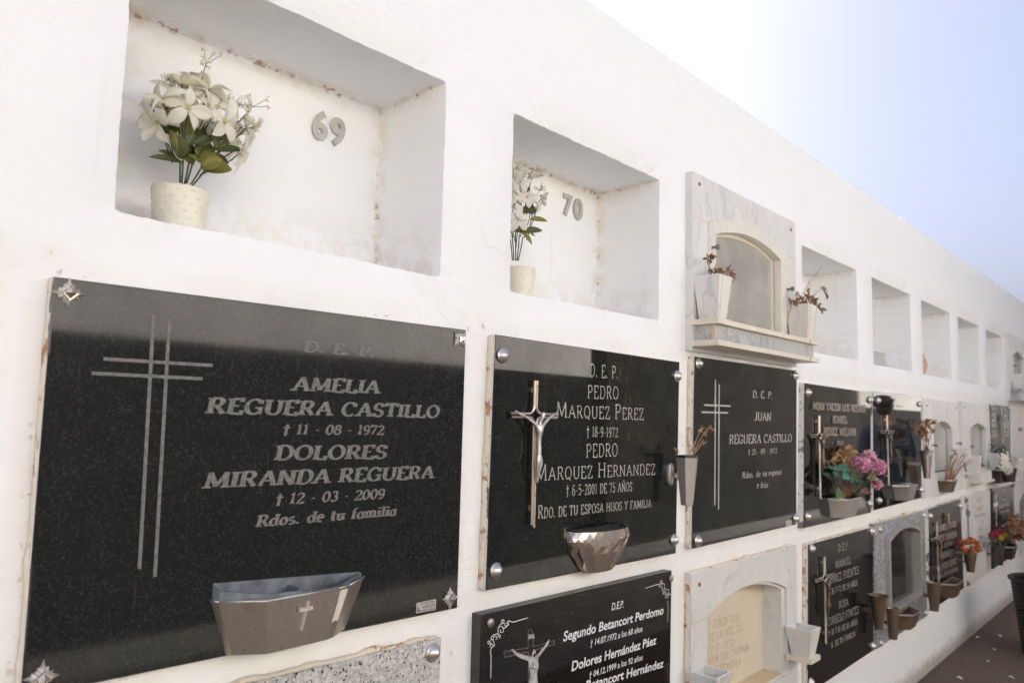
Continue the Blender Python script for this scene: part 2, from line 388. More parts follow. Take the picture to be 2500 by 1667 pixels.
def build_wall():
    mb = MB(); xs = [i*PIT-.1 for i in range(-4, 52)]; zs = [-.05, .28, .84, 1.43, 1.995, 2.262]
    # lower row openings: a recess behind the marble-framed graves
    rec3 = {2: (1.60, 2.21, .36, .75, .058), 3: (3.20, 3.75, .36, .79, .05), 8: (6.45, 6.95, .36, .75, .06)}
    rec2 = {4: (4.04, 4.50, .94, 1.26, .05), 5: (4.86, 5.38, .94, 1.26, .05)}
    for r_ in (rec3, rec2):
        for k_ in list(r_):
            q = r_.pop(k_); r_[100+int((q[0]+.1)//PIT)] = q
    for a_ in range(len(xs)-1):
        i = a_-4
        for b_ in range(len(zs)-1):
            R = (xs[a_], xs[a_+1], zs[b_], zs[b_+1]); hole = None
            if b_ == 3 and 0 <= i <= 12: hole = niche_loop(i); d = ND
            elif b_ == 1 and i+100 in rec3: q = rec3[i+100]; hole = arch(q[0], q[1], q[2], q[3], q[3]); d = q[4]
            elif b_ == 2 and i+100 in rec2: q = rec2[i+100]; hole = arch(q[0], q[1], q[2], q[3], q[3]); d = q[4]
            if hole is None:
                mb.add([(R[0], 0, R[2]), (R[1], 0, R[2]), (R[1], 0, R[3]), (R[0], 0, R[3])], [(0, 1, 2, 3)]); continue
            out = outer_for(hole, R); n = len(hole); cx = sum(p[0] for p in hole)/n; cz = sum(p[1] for p in hole)/n
            def off(e, dy, wob=0): 
                res = []
                for (x, z) in hole:
                    v = Vector((cx-x, cz-z)).normalized()*e; res.append((x+v.x, dy, z+v.y))
                return res
            rings = [[(x, 0, z) for x, z in out], off(-.0018, 0), off(-.0004, .0008), off(0, .0022)]
            rings += [off(.0015, d*k) for k in (.25, .5, .75, .96)]+[off(.007, d)]
            mb.loft(rings, False, False)
            b = off(.007, d); mb.add(b, [tuple(range(len(b)))])
    x0, x1 = xs[0], xs[-1]; zt = zs[-1]
    # rounded top edge, roof, ends and rear
    prof = [(0, zt), (.0015, zt+.0015), (.004, zt+.002), (2.3, zt-.01), (2.3, -.05)]
    n = 900
    rings = []
    for k in range(n+1):
        x = x0+(x1-x0)*k/n; wb = max(0, noise.noise(Vector((x*3.1, 0, 0))))*.006+max(0, noise.noise(Vector((x*17, 0, 3))))*.003; rings.append([(x, y, z+(wb if j in (1, 2) else 0)) for j, (y, z) in enumerate(prof)])
    mb.loft(rings, False, False, False)
    for x in (x0, x1): mb.add([(x, 0, -.05), (x, 2.3, -.05), (x, 2.3, zt-.01), (x, .004, zt+.002), (x, 0, zt)], [(0, 1, 2, 3, 4)])
    o = mb.build('niche_wall', 'wall', None, 'auto', (0, 0, 0))
    return tag(o, 'white plastered cemetery wall with rows of square burial niches', 'wall')
build_wall()
# ground sheet
mb = MB(); mb.add([(-60, -60, 0), (80, -60, 0), (80, 60, 0), (-60, 60, 0)], [(0, 1, 2, 3)])
tag(mb.build('ground', 'ground'), kind='structure')

simple('bounce_pale', (.20, .19, .17), .9, 0, .25, 6, .4)
mb = MB(); mb.add([(-20, -3.2, .004), (40, -3.2, .004), (40, -1.35, .004), (-20, -1.35, .004)], [(0, 1, 2, 3)])
tag(mb.build('bounce_sheet', 'bounce_pale'), kind='structure')  # unseen pale sheet, added to bounce light up under the niche ceilings
# ------------------------------------------------------------------ stroke lettering
def A_(cx, cy, rx, ry, a0, a1, n=9): return [(cx+rx*cos(radians(a0+(a1-a0)*i/n)), cy+ry*sin(radians(a0+(a1-a0)*i/n))) for i in range(n+1)]
ST = ([(.16, 0), (.16, 1)], 'be')
O_ = A_(.42, .5, .34, .5, 90, 450, 18)
G = {
'A': (.84, [([(.08, 0), (.42, 1)], 'b'), ([(.42, 1), (.76, 0)], 'e'), ([(.2, .34), (.64, .34)], '')]),
'B': (.72, [ST, ([(.16, 1)]+A_(.38, .765, .2, .235, 90, -90)+[(.16, .53)], ''), ([(.16, .52)]+A_(.4, .26, .24, .26, 90, -90)+[(.16, 0)], '')]),
'C': (.78, [(A_(.42, .5, .34, .5, 48, 312, 14), ''), ([(.67, .97), (.67, .7)], '')]),
'D': (.80, [ST, ([(.16, 1)]+A_(.36, .5, .36, .5, 90, -90, 14)+[(.16, 0)], '')]),
'E': (.68, [ST, ([(.16, 1), (.58, 1), (.58, .8)], ''), ([(.16, .52), (.48, .52)], ''), ([(.16, 0), (.62, 0), (.62, .22)], '')]),
'F': (.64, [ST, ([(.16, 1), (.58, 1), (.58, .8)], ''), ([(.16, .52), (.48, .52)], '')]),
'G': (.82, [(A_(.42, .5, .34, .5, 48, 320, 14), ''), ([(.67, .97), (.67, .72)], ''), ([(.70, 0), (.70, .42), (.46, .42)], '')]),
'H': (.86, [ST, ([(.70, 0), (.70, 1)], 'be'), ([(.16, .52), (.70, .52)], '')]),
'I': (.34, [([(.17, 0), (.17, 1)], 'be')]),
'J': (.50, [([(.36, 1), (.36, .2)]+A_(.2, .2, .16, .2, 0, -150, 6), 'b')]),
'L': (.66, [ST, ([(.16, 0), (.60, 0), (.60, .24)], '')]),
'M': (1.02, [([(.12, 0), (.16, 1)], 'b'), ([(.16, 1), (.50, .1)], ''), ([(.50, .1), (.84, 1)], ''), ([(.84, 1), (.88, 0)], 'e')]),
'N': (.86, [([(.14, 0), (.14, 1)], 'b'), ([(.14, 1), (.70, 0)], ''), ([(.70, 0), (.70, 1)], 'e')]),
'O': (.84, [(O_, '')]),
'P': (.70, [ST, ([(.16, 1)]+A_(.38, .74, .24, .26, 90, -90)+[(.16, .48)], '')]),
'Q': (.84, [(O_, ''), ([(.42, .18), (.74, -.12)], '')]),
'R': (.78, [ST, ([(.16, 1)]+A_(.38, .75, .22, .25, 90, -90)+[(.16, .5)], ''), ([(.38, .5), (.70, 0)], 'e')]),
'S': (.64, [(A_(.32, .75, .22, .25, 40, 250, 9)+A_(.32, .25, .24, .25, 80, -150, 9), ''), ([(.52, .97), (.52, .76)], ''), ([(.09, .03), (.09, .24)], '')]),
'T': (.74, [([(.37, 0), (.37, 1)], 'b'), ([(.05, .8), (.05, 1), (.69, 1), (.69, .8)], '')]),
'U': (.84, [([(.16, 1), (.16, .3)]+A_(.43, .3, .27, .3, 180, 360, 10)+[(.70, 1)], 'be')]),
'V': (.82, [([(.07, 1), (.41, 0)], 'b'), ([(.41, 0), (.75, 1)], 'e')]),
'X': (.82, [([(.1, 1), (.72, 0)], 'be'), ([(.1, 0), (.72, 1)], 'be')]),
'Y': (.80, [([(.08, 1), (.40, .48)], 'b'), ([(.72, 1), (.40, .48)], 'b'), ([(.40, .48), (.40, 0)], 'e')]),
'Z': (.72, [([(.1, .78), (.1, 1), (.62, 1)], ''), ([(.62, 1), (.1, 0)], ''), ([(.1, 0), (.64, 0), (.64, .22)], '')]),
'.': (.28, [([(.12, .0), (.12, .15)], '')]), '-': (.46, [([(.1, .42), (.36, .42)], '')]), ' ': (.40, []), '?': (.5, []),
'†': (.60, [([(.30, -.14), (.30, 1.04)], ''), ([(.04, .735), (.56, .735)], ''), ([(.04, .675), (.56, .675)], '')]),
'0': (.66, [(A_(.33, .5, .25, .5, 90, 450, 16), '')]), '1': (.46, [([(.24, 0), (.24, 1), (.08, .86)], 'b')]),
'2': (.64, [(A_(.32, .74, .22, .26, 165, -20, 9)+[(.09, 0), (.56, 0), (.56, .16)], '')]),
'3': (.62, [(A_(.3, .76, .2, .24, 150, -80, 9), ''), (A_(.3, .27, .24, .27, 85, -155, 10), '')]),
'4': (.68, [([(.46, 0), (.46, 1), (.06, .3), (.62, .3)], 'b')]),
'5': (.62, [([(.54, 1), (.16, 1), (.12, .56)]+A_(.3, .32, .24, .32, 110, -150, 10), '')]),
'6': (.64, [(A_(.36, .5, .26, .5, 60, 180, 6)+A_(.33, .3, .23, .3, 180, 530, 14), '')]),
'7': (.60, [([(.08, .82), (.08, 1), (.54, 1), (.24, 0)], '')]),
'8': (.64, [(A_(.32, .76, .19, .24, -90, 270, 14), ''), (A_(.32, .27, .24, .27, 90, 450, 14), '')]),
'9': (.64, [(A_(.31, .70, .23, .3, 0, 350, 14)+A_(.28, .5, .26, .5, 0, -120, 6), '')]),
'a': (.58, [(A_(.26, .3, .2, .3, 60, 300, 9), ''), ([(.45, .66), (.45, .1), (.54, .02)], '')]),
'd': (.60, [(A_(.26, .32, .2, .32, 60, 300, 9), ''), ([(.46, 1), (.46, 0)], 'be')]),
'e': (.52, [([(.07, .34), (.44, .38)]+A_(.26, .33, .19, .33, 20, 310, 10), '')]),
'f': (.40, [([(.17, 0), (.17, .8)]+A_(.29, .82, .12, .18, 180, 50, 5), 'b'), ([(.04, .62), (.34, .62)], '')]),
'h': (.62, [([(.13, 0), (.13, 1)], 'be'), ([(.13, .45)]+A_(.31, .45, .17, .2, 150, 0, 6)+[(.48, 0)], 'e')]),
'i': (.30, [([(.15, 0), (.15, .64)], 'be'), ([(.15, .82), (.15, .96)], '')]),
'j': (.30, [([(.17, .64), (.17, -.15)]+A_(.04, -.12, .13, .14, 0, -100, 4), 'b'), ([(.17, .82), (.17, .96)], '')]),
'l': (.30, [([(.15, 0), (.15, 1)], 'be')]),
'm': (.92, [([(.13, 0), (.13, .64)], 'be'), ([(.13, .45)]+A_(.29, .45, .16, .19, 150, 0, 6)+[(.45, 0)], 'e'), ([(.45, .45)]+A_(.61, .45, .16, .19, 150, 0, 6)+[(.77, 0)], 'e')]),
'n': (.62, [([(.13, 0), (.13, .64)], 'be'), ([(.13, .45)]+A_(.31, .45, .17, .2, 150, 0, 6)+[(.48, 0)], 'e')]),
'o': (.56, [(A_(.28, .32, .2, .32, 90, 450, 12), '')]),
'p': (.60, [([(.14, -.28), (.14, .64)], 'be'), (A_(.32, .32, .2, .32, 150, -150, 9), '')]),
'r': (.42, [([(.13, 0), (.13, .64)], 'be'), ([(.13, .42)]+A_(.28, .46, .14, .18, 150, 60, 4), '')]),
's': (.46, [(A_(.23, .48, .15, .16, 40, 250, 7)+A_(.23, .16, .16, .16, 80, -150, 7), '')]),
't': (.38, [([(.16, .9), (.16, .14)]+A_(.26, .14, .1, .12, 180, 320, 4), ''), ([(.03, .64), (.32, .64)], '')]),
'u': (.62, [([(.13, .64), (.13, .2)]+A_(.3, .2, .17, .2, 180, 330, 6), 'b'), ([(.48, .64), (.48, 0)], 'be')]),
}
G['Ñ'] = (G['N'][0], G['N'][1]+[([(.28, 1.15), (.38, 1.22), (.48, 1.15), (.58, 1.22)], '')])
def ribbon(mb, pts, thick, thin, mp, y, dep, closed=False):
    P = [Vector(p) for p in pts]; n = len(P)
    if n < 2: return
    def wd(d): 
        v = abs(d.y)/max(1e-6, d.length); s = 1. if d.x*d.y <= 1e-4 else .55
        return (thin+(thick-thin)*v*s)/2
    L = []; R = []
    for i in range(n):
        d0 = (P[i]-P[i-1]) if i else (P[1]-P[0]); d1 = (P[i+1]-P[i]) if i < n-1 else d0
        if closed and (i == 0 or i == n-1): d0 = P[n-1]-P[n-2]; d1 = P[1]-P[0]
        a_, b_ = d0.normalized(), d1.normalized(); t = (a_+b_); 
        if t.length < .2: t = b_
        t.normalize(); nn = Vector((-t.y, t.x)); k = 1/max(.5, nn.dot(Vector((-b_.y, b_.x)))); w_ = (wd(d0)+wd(d1))/2*min(k, 1.6)
        L.append(P[i]+nn*w_); R.append(P[i]-nn*w_)
    F = [mp(q.x, q.y) for q in L]+[mp(q.x, q.y) for q in R]
    vs = [(x, y, z) for x, z in F]; fs = [(i, i+1, n+i+1, n+i) for i in range(n-1)]
    if dep > 0:
        m_ = len(vs); vs += [(x, y+dep, z) for x, z in F]
        fs += [(i, m_+i, m_+i+1, i+1) for i in range(n-1)]+[(n+i, n+i+1, m_+n+i+1, m_+n+i) for i in range(n-1)]+[(0, n, m_+n, m_), (n-1, m_+n-1, m_+2*n-1, 2*n-1)]
    mb.add(vs, fs)
def text(mb, s, p0, p1, h, y, thick=.16, thin=.07, serif=.07, shear=0., dep=0., gap=.06, h1=None, big=()):
    """letters between two points of the stone's plane: p0,p1 = (x,z) ends of the base line, h cap height"""
    tot = 0; pos = []; k_ = 0
    for i, c in enumerate(s):
        sc_ = 1.25 if i in big else 1.
        pos.append((tot, sc_)); tot += (G[c][0]+gap)*sc_
    tot -= gap; x0, z0 = p0; x1, z1 = p1; h1 = h1 or h
    for (o_, sc_), c in zip(pos, s):
        def mp(u, v):
            t = (o_+u*sc_)/tot; hh = h+(h1-h)*t
            return x0+(x1-x0)*t+shear*v*sc_*hh, z0+(z1-z0)*t+v*sc_*hh
        for q, (pts, fl) in enumerate(G[c][1]):
            k_ += 1; yy = y-.00002*(k_ % 5); closed = (pts[0][0]-pts[-1][0])**2+(pts[0][1]-pts[-1][1])**2 < 1e-8
            ribbon(mb, pts, thick, thin, mp, yy, dep, closed)
            if serif:
                for f_, e in (('b', pts[0]), ('e', pts[-1])):
                    if f_ in fl:
                        zc = e[1]+(thin/2 if e[1] < .5 else -thin/2); L = thick/2+serif
                        ribbon(mb, [(e[0]-L, zc), (e[0]+L, zc)], thin, thin, mp, yy-.00001*(1+q), dep)
def xz(v): return (v.x, v.z)
def tline(mb, C, s, l, r, hpx, y, hpx1=None, **k):
    """a line of writing measured on the stone: l, r base-line ends, hpx letter height at the left end"""
    mb.marks.append((len(mb.v), len(mb.f)))
    p0, p1 = C(l, y), C(r, y); h = (C((l[0], l[1]-hpx), y)-p0).length; h1 = (C((r[0], r[1]-(hpx1 or hpx)), y)-p1).length if hpx1 else None
    text(mb, s, xz(p0), xz(p1), h, y, h1=h1, **k)
def font_mesh(mb, s, l, r, h, y, shear=0., bold=0., dep=0.0, th=0.0):
    """sans-serif writing set with the built-in typeface and fitted between two base-line points"""
    cu = bpy.data.curves.new('t', 'FONT'); cu.body = s; cu.offset = bold; cu.extrude = .05 if dep else 0; cu.resolution_u = 3
    ob = bpy.data.objects.new('t', cu); COL.objects.link(ob); me = bpy.data.meshes.new_from_object(ob)
    vs = [v.co.copy() for v in me.vertices]; fs = [tuple(p.vertices) for p in me.polygons]
    bpy.data.objects.remove(ob); bpy.data.curves.remove(cu); bpy.data.meshes.remove(me)
    xa = min(v.x for v in vs); xb = max(v.x for v in vs); cap = .729
    out = []
    for v in vs:
        t = (v.x-xa)/(xb-xa); out.append((l[0]+(r[0]-l[0])*t+shear*v.y/cap*h, y-(v.z/.05*dep/2 if dep else 0)-(dep/2), l[1]+(r[1]-l[1])*t+v.y/cap*h))
    mb.add(out, fs)
def fline(mb, C, s, l, r, hpx, y, **k):
    mb.marks.append((len(mb.v), len(mb.f)))
    p0, p1 = C(l, y), C(r, y); h = (C((l[0], l[1]-hpx), y)-p0).length
    font_mesh(mb, s, xz(p0), xz(p1), h, y, **k)
def bar(mb, C, a_, b_, wid, y):
    p, q = C(a_, y), C(b_, y); d = (q-p).normalized(); n = Vector((-d.z, 0, d.x))*wid/2
    mb.add([p+n, q+n, q-n, p-n], [(0, 1, 2, 3)])

# ------------------------------------------------------------------ grave slab parts
T = .022
def slab(name, corners, mat, label, cat='gravestone', group='stone slabs closing the burial niches', y0=-T, edge='painted_edge'):
    """corners bl, br, tr, tl as (x,z)"""
    cx = sum(c[0] for c in corners)/4; cz = min(c[1] for c in corners)
    t = thing(name, (cx, 0, cz), label, cat, group)
    mb = MB(); n = 4; e = .0018; c0 = Vector((cx, sum(c[1] for c in corners)/4))
    inn = [Vector(c)+(c0-Vector(c)).normalized()*e*1.4 for c in corners]
    mb.add([(c.x, y0, c.y) for c in inn], [(0, 1, 2, 3)])
    mb.add([(c.x, y0, c.y) for c in inn]+[(c[0], y0+.0015, c[1]) for c in corners], [(i, i+4, (i+1) % 4+4, (i+1) % 4) for i in range(4)])
    mb.cur = 1
    mb.add([(c[0], y0+.0015, c[1]) for c in corners]+[(c[0], .001, c[1]) for c in corners], [(i, i+4, (i+1) % 4+4, (i+1) % 4) for i in range(4)])
    mb.build('stone_panel', [mat, edge], t); return t
SM = {}
def shared(key, fn, mat, smooth=True):
    if key not in SM:
        mb = MB(); fn(mb); o = mb.build(key, mat, None, smooth); SM[key] = o.data; bpy.data.objects.remove(o)
    return SM[key]
def put(name, mesh, parent, pos, rot=(0, 0, 0), scale=1.):
    o = bpy.data.objects.new(name, mesh); COL.objects.link(o); o.parent = parent; o.location = Vector(pos)-ORG[parent]; o.rotation_euler = rot; o.scale = (scale,)*3; ORG[o] = Vector(pos); return o
def stud_fn(mb): mb.lathe((0, 0, 0), [(.0165, 0), (.0172, .002), (.0165, .0035), (.0145, .004), (.0138, .0065), (.0105, .011), (.0055, .0145), (.0001, .0160)], 20, 'y')
def flat_fn(mb): mb.lathe((0, 0, 0), [(.0115, 0), (.0125, .003), (.0125, .006), (.010, .0085), (.0001, .0095)], 20, 'y')
def studs(t, pts, y=-T, key='dome_stud', fn=stud_fn, mat='steel', sc_=1.):
    me = shared(key, fn, mat)
    for x, z in pts: put('corner_stud', me, t, (x, y, z), scale=sc_)
def star_fn(mb):
    R = .0205; prof = [(0, 1.), (13, .64), (21, .60), (29, .66), (36, .52), (45, .50), (54, .52), (61, .66), (69, .60), (77, .64)]
    out = []; 
    for k in range(4):
        for a_, r_ in prof: th = radians(a_+90*k); out.append((R*r_*cos(th), R*r_*sin(th)))
    n = len(out); mid = [(x*.62, z*.62) for x, z in out]
    mb.add([(x, 0, z) for x, z in out]+[(x, -.002, z) for x, z in out]+[(x, -.0065, z) for x, z in mid]+[(0, -.004, 0)],
           [(i, (i+1) % n, n+(i+1) % n, n+i) for i in range(n)]+[(n+i, n+(i+1) % n, 2*n+(i+1) % n, 2*n+i) for i in range(n)]+[(2*n+i, 2*n+(i+1) % n, 3*n) for i in range(n)])
def pyr_fn(mb):
    r_ = .0095; d = [(r_, 0), (0, r_), (-r_, 0), (0, -r_)]; e = [(a_*.80, b_*.80) for a_, b_ in d]
    mb.add([(x, -.003, z) for x, z in d]+[(x, -.010, z) for x, z in d]+[(x, -.0098, z) for x, z in e]+[(0, -.0165, 0)],
           [(i, (i+1) % 4, 4+(i+1) % 4, 4+i) for i in range(4)]+[(4+i, 4+(i+1) % 4, 8+(i+1) % 4, 8+i) for i in range(4)]+[(8+i, 8+(i+1) % 4, 12) for i in range(4)])

# crucifix: two parallel rods that bend into the arms, with a small hanging figure
def rods_fn(mb, H=.075, Lw=.235, W=.077, g=.0036, r=.0028):
    def q(x, z): return (x, -.010, z)
    for sx_ in (-1, 1):
        ca = [q(sx_*g, H), q(sx_*g, .022)]+[q(sx_*(g+.014*(1-cos(t))), .022-.0168*sin(t)) for t in (pi*.12, pi*.25, pi*.37)]+[q(sx_*(g+.015), g*1.05), q(sx_*W, g*1.05)]
        mb.tube(ca, r, 8)
        cb = [q(sx_*W*.94, -g*1.05), q(sx_*(g+.015), -g*1.05)]+[q(sx_*(g+.014*(1-sin(t))), -g-.0168*(1-cos(t))) for t in (pi*.12, pi*.25, pi*.37)]+[q(sx_*g, -.024), q(sx_*g, -Lw+(.006 if sx_ < 0 else 0))]
        mb.tube(cb, r, 8)
    mb.box((-.004, -.008, -.20), (.004, 0, -.19)); mb.box((-.004, -.008, .05), (.004, 0, .06))
def skin_obj(name, pts, edges, rads, mat, parent, pos, sub=2, scale=1., loose=None):
    me = bpy.data.meshes.new(name); me.from_pydata([Vector(p)*scale for p in pts], edges, []); me.materials.append(M[mat])
    o = bpy.data.objects.new(name, me); COL.objects.link(o); ORG[o] = Vector(pos)
    if parent is not None: o.parent = parent; o.location = Vector(pos)-ORG[parent]
    else: o.location = pos
    s_ = o.modifiers.new('skin', 'SKIN'); s_.use_smooth_shade = True
    if not me.skin_vertices:
        bm = bmesh.new(); bm.from_mesh(me); bm.verts.layers.skin.verify(); bm.to_mesh(me); bm.free()
    for i, v in enumerate(me.skin_vertices[0].data):
        rr = rads[i]; v.radius = (rr[0]*scale, rr[1]*scale) if isinstance(rr, tuple) else (rr*scale, rr*scale); v.use_root = (i == 0)
    if sub: b_ = o.modifiers.new('sub', 'SUBSURF'); b_.levels = sub; b_.render_levels = sub
    return o
def christ(parent, pos, mat='figure_silver', s=1.):
    P = [(0, -.020, -.072), (.001, -.022, -.050), (.001, -.023, -.030), (.001, -.023, -.014), (.006, -.027, -.002), (.008, -.027, .008),
         (-.012, -.021, -.018), (-.036, -.018, -.004), (-.064, -.015, .006), (-.070, -.015, .009),
         (.014, -.021, -.018), (.038, -.018, -.004), (.064, -.015, .006), (.070, -.015, .009),
         (-.004, -.025, -.098), (-.002, -.020, -.128), (-.001, -.018, -.140), (.006, -.024, -.098), (.003, -.019, -.128), (.002, -.018, -.142)]
    E_ = [(0, 1), (1, 2), (2, 3), (3, 4), (4, 5), (2, 6), (6, 7), (7, 8), (8, 9), (2, 10), (10, 11), (11, 12), (12, 13), (0, 14), (14, 15), (15, 16), (0, 17), (17, 18), (18, 19)]
    R_ = [(.0080, .006), (.0062, .005), (.0090, .006), .0030, .0052, .0046, .0038, .0030, .0022, .002, .0045, .0030, .0022, .002, .0050, .0030, .002, .0050, .0030, .002]
    o = skin_obj('hanging_figure', P, E_, R_, mat, parent, pos, 1, s); return o
def crucifix(t, x, z, y=-T, rodmat='copper_rod', fig='figure_silver', s=1., rot=0, sx=1.):
    me = shared('rods_'+rodmat, rods_fn, rodmat, 'auto'); o = put('crucifix', me, t, (x, y, z), (0, rot, 0), 1); o.scale = (s*sx, s, s)
    f = christ(o, (x, y, z), fig); f.location = (0, 0, 0); return o

a = Mat('mortar'); wc = a.coord('World'); n = a.noise(26, 4, .65, wc); co = a.mix(n.ss(.54, .64), (.78, .70, .58), (.46, .22, .10)); a.set(color=co, rough=.95).bump(a.noise(160, 3, .6, wc), .7, .002); M['mortar'] = a.m
def mortar(parent, p0, p1, seed=1, amp=.006, base=.0016, thick=T*.9):
    """crumbly bedding mortar and rust dirt that sits along a stone's edge, from p0 to p1 (x,z)"""
    p0, p1 = Vector(p0), Vector(p1); d = (p1-p0); n = int(d.length/.004); nn = Vector((-d.y, d.x)).normalized(); rings = []
    for i in range(n+1):
        q = p0+d*i/n; v = noise.noise(Vector((q.x*16, q.y*16, seed*3.3))); v2 = noise.noise(Vector((q.x*120, q.y*120, seed)))
        h = base+max(0, v-.12)*amp*3.2+max(0, v2)*amp*.5; w_ = thick*(.75+.25*v2); e = nn*h
        rings.append([(q.x-nn.x*.001, -w_, q.y-nn.y*.001), (q.x+e.x*.7, -w_*.93, q.y+e.y*.7), (q.x+e.x, -w_*.5, q.y+e.y), (q.x+e.x*.8, .001, q.y+e.y*.8), (q.x-nn.x*.001, .001, q.y-nn.y*.001)])
    mb = MB(); mb.loft(rings); mb.build('mortar_line', 'mortar', parent, True)
# ------------------------------------------------------------------ holders and vases
def hexplan(L, F1, F2, R, z, y0=-T): return [(L, y0, z), F1+(z,), F2+(z,), (R, y0, z)]
def open_vessel(t, top, bot, mat, wall=.003, depth=.03, rim_mat=None, name='body', rim_h=.004):
    """top / bot: outlines (x,y) with their z; open top, inner faces and a lip"""
    (tp, zt), (bp, zb) = top, bot; n = len(tp); c = Vector((sum(p[0] for p in tp)/n, sum(p[1] for p in tp)/n))
    def ins(pl, e):
        cc_ = Vector((sum(p[0] for p in pl)/n, sum(p[1] for p in pl)/n))
        return [tuple(Vector(p)+(cc_-Vector(p)).normalized()*e) for p in pl]
    def ring(pl, z): return [(p[0], p[1], z) for p in pl]
    f = depth/(zt-zb); mid = [tuple(Vector(a_)*(1-f)+Vector(b_)*f) for a_, b_ in zip(tp, bp)]
    mb = MB(); mb.loft([ring(bp, zb), ring(tp, zt)], True, False); mb.loft([ring(ins(tp, wall), zt), ring(ins(mid, wall), zt-depth)], False, True)
    if not rim_mat: mb.loft([ring(tp, zt), ring(ins(tp, wall), zt)], False, False)
    o = mb.build(name, mat, t, False); bevel(o, .0014, 2)
    if rim_mat:
        mb = MB(); e = -.0012; a_ = ins(tp, e); b_ = ins(tp, wall+.0008)
        mb.loft([ring(a_, zt-rim_h), ring(a_, zt+.0015), ring(b_, zt+.0015), ring(b_, zt-rim_h)], False, False); mb.build('rim', rim_mat, t, False)
    return o
def ngon(cx, cy, r, n, a0=0., ry=None): return [(cx+r*cos(a0+2*pi*k/n), cy+(ry or r)*sin(a0+2*pi*k/n)) for k in range(n)]
def hexvase(name, x, y, z0, z1, r0, r1, n, mat, label, group='flower vases fixed to the gravestones', rim='dark_rim', bracket=None, a0=pi/6):
    t = thing(name, (x, y, z0), label, 'vase', group)
    open_vessel(t, (ngon(x, y, r1, n, a0), z1), (ngon(x, y, r0, n, a0), z0), mat, .003, .03, rim)
    if bracket:
        part('bracket', 'steel', t, lambda mb: mb.tube([(x, y+r1*.6, (z0+z1)/2), bracket], .006, 8), True)
    return t
def lathevase(name, x, y, z0, z1, r0, r1, mat, label, group='flower vases fixed to the gravestones', flare=True, n=20, bracket=True, smooth='auto'):
    t = thing(name, (x, y, z0), label, 'vase', group); H = z1-z0
    pr = [(.0001, 0), (r0, 0), (r0*1.05, H*.1), (r0+(r1-r0)*.35, H*.45), (r0+(r1-r0)*.62, H*.78), (r0+(r1-r0)*.66, H*.88)]
    if flare: pr += [(r1*.95, H*.97), (r1, H), (r1, H*1.012), (r1*.93, H*1.0), (r0+(r1-r0)*.5, H*.84), (.0001, H*.7)]
    else: pr = [(.0001, 0), (r0, 0), (r0*1.05, H*.1), (r0+(r1-r0)*.5, H*.5), (r1, H*.985), (r1, H), (r1*.9, H), (r1*.88, H*.97), (.0001, H*.75)]
    part('body', mat, t, lambda mb: mb.lathe((x, y, z0), pr, n), smooth)
    if bracket: part('bracket', mat, t, lambda mb: mb.box((x-.008, y+r0*.8, z0+H*.45), (x+.008, -T*.98, z0+H*.55)))
    return t
def marble_vase(x, y, z0, z1, w0, w1, label, shelf=False, group='square marble vases on the tomb fronts', d=None):
    t = thing('marble_vase', (x, y, z0), label, 'vase', group)
    sq = lambda w_: [(x-w_, y-w_), (x+w_, y-w_), (x+w_, y+w_), (x-w_, y+w_)]
    mb = MB(); th = .007; ring = lambda w_, z: [(p[0], p[1], z) for p in sq(w_)]
    mb.loft([ring(w0, z0), ring(w1, z1), ring(w1-th, z1), ring(w1-th-.004, z1-.05)], True, True); o = mb.build('body', 'white_marble', t); bevel(o, .001, 1)
    part('joint', 'ochre_marble', t, lambda mb: [mb.tube([(x+a_*w0*1.002, y-w0*1.002, z0+.002), (x+a_*w1*1.002, y-w1*1.002, z1-.001)], .0011, 5) for a_ in (-1, -.45, 1)])
    if shelf: part('foot', 'cream_marble', t, lambda mb: mb.box((x-w0-.012, y-w0-.014, z0-.016), (x+w0+.012, -T*.9, z0)), bev=.001)
    return t

# ------------------------------------------------------------------ plants
def petal_v(o, d, up, L, W, bend=.3, cup=.15, nu=5, nv=2, tipw=.25, k=1.25):
    """a curved leaf blade as vertices/faces"""
    d = Vector(d).normalized(); up = Vector(up); up = (up-d*up.dot(d)); up = up.normalized() if up.length > 1e-5 else d.orthogonal(); s = d.cross(up); vs = []; fs = []
    for i in range(nu+1):
        t = i/nu; ang = bend*t; c = Vector(o)+d*(L*t*cos(ang*.6))-up*(L*t*sin(ang*.6)); wd = W*(sin(pi*min(1., t**(1/k)*.93+.035)))**.8 if t < 1 else W*.06
        wd = max(wd, W*.08)
        for j in range(-nv, nv+1):
            q = j/nv; vs.append(c+s*(q*wd/2)+up*(cup*wd*q*q))
    m_ = 2*nv+1
    for i in range(nu):
        for j in range(m_-1): fs.append((i*m_+j, i*m_+j+1, (i+1)*m_+j+1, (i+1)*m_+j))
    return vs, fs
def leaf_obj(parent, base, tip, W, mat='leaf', up=(0, -1, .6), bend=.25, cup=.22, name='leaf'):
    base, tip = Vector(base), Vector(tip); d = tip-base; mb = MB(); vs, fs = petal_v(base, d, up, d.length, W, bend, cup, 7, 2, k=1.1); mb.add(vs, fs)
    o = mb.build(name, mat, parent, True, fix=False); s_ = o.modifiers.new('thick', 'SOLIDIFY'); s_.thickness = .0006; return o
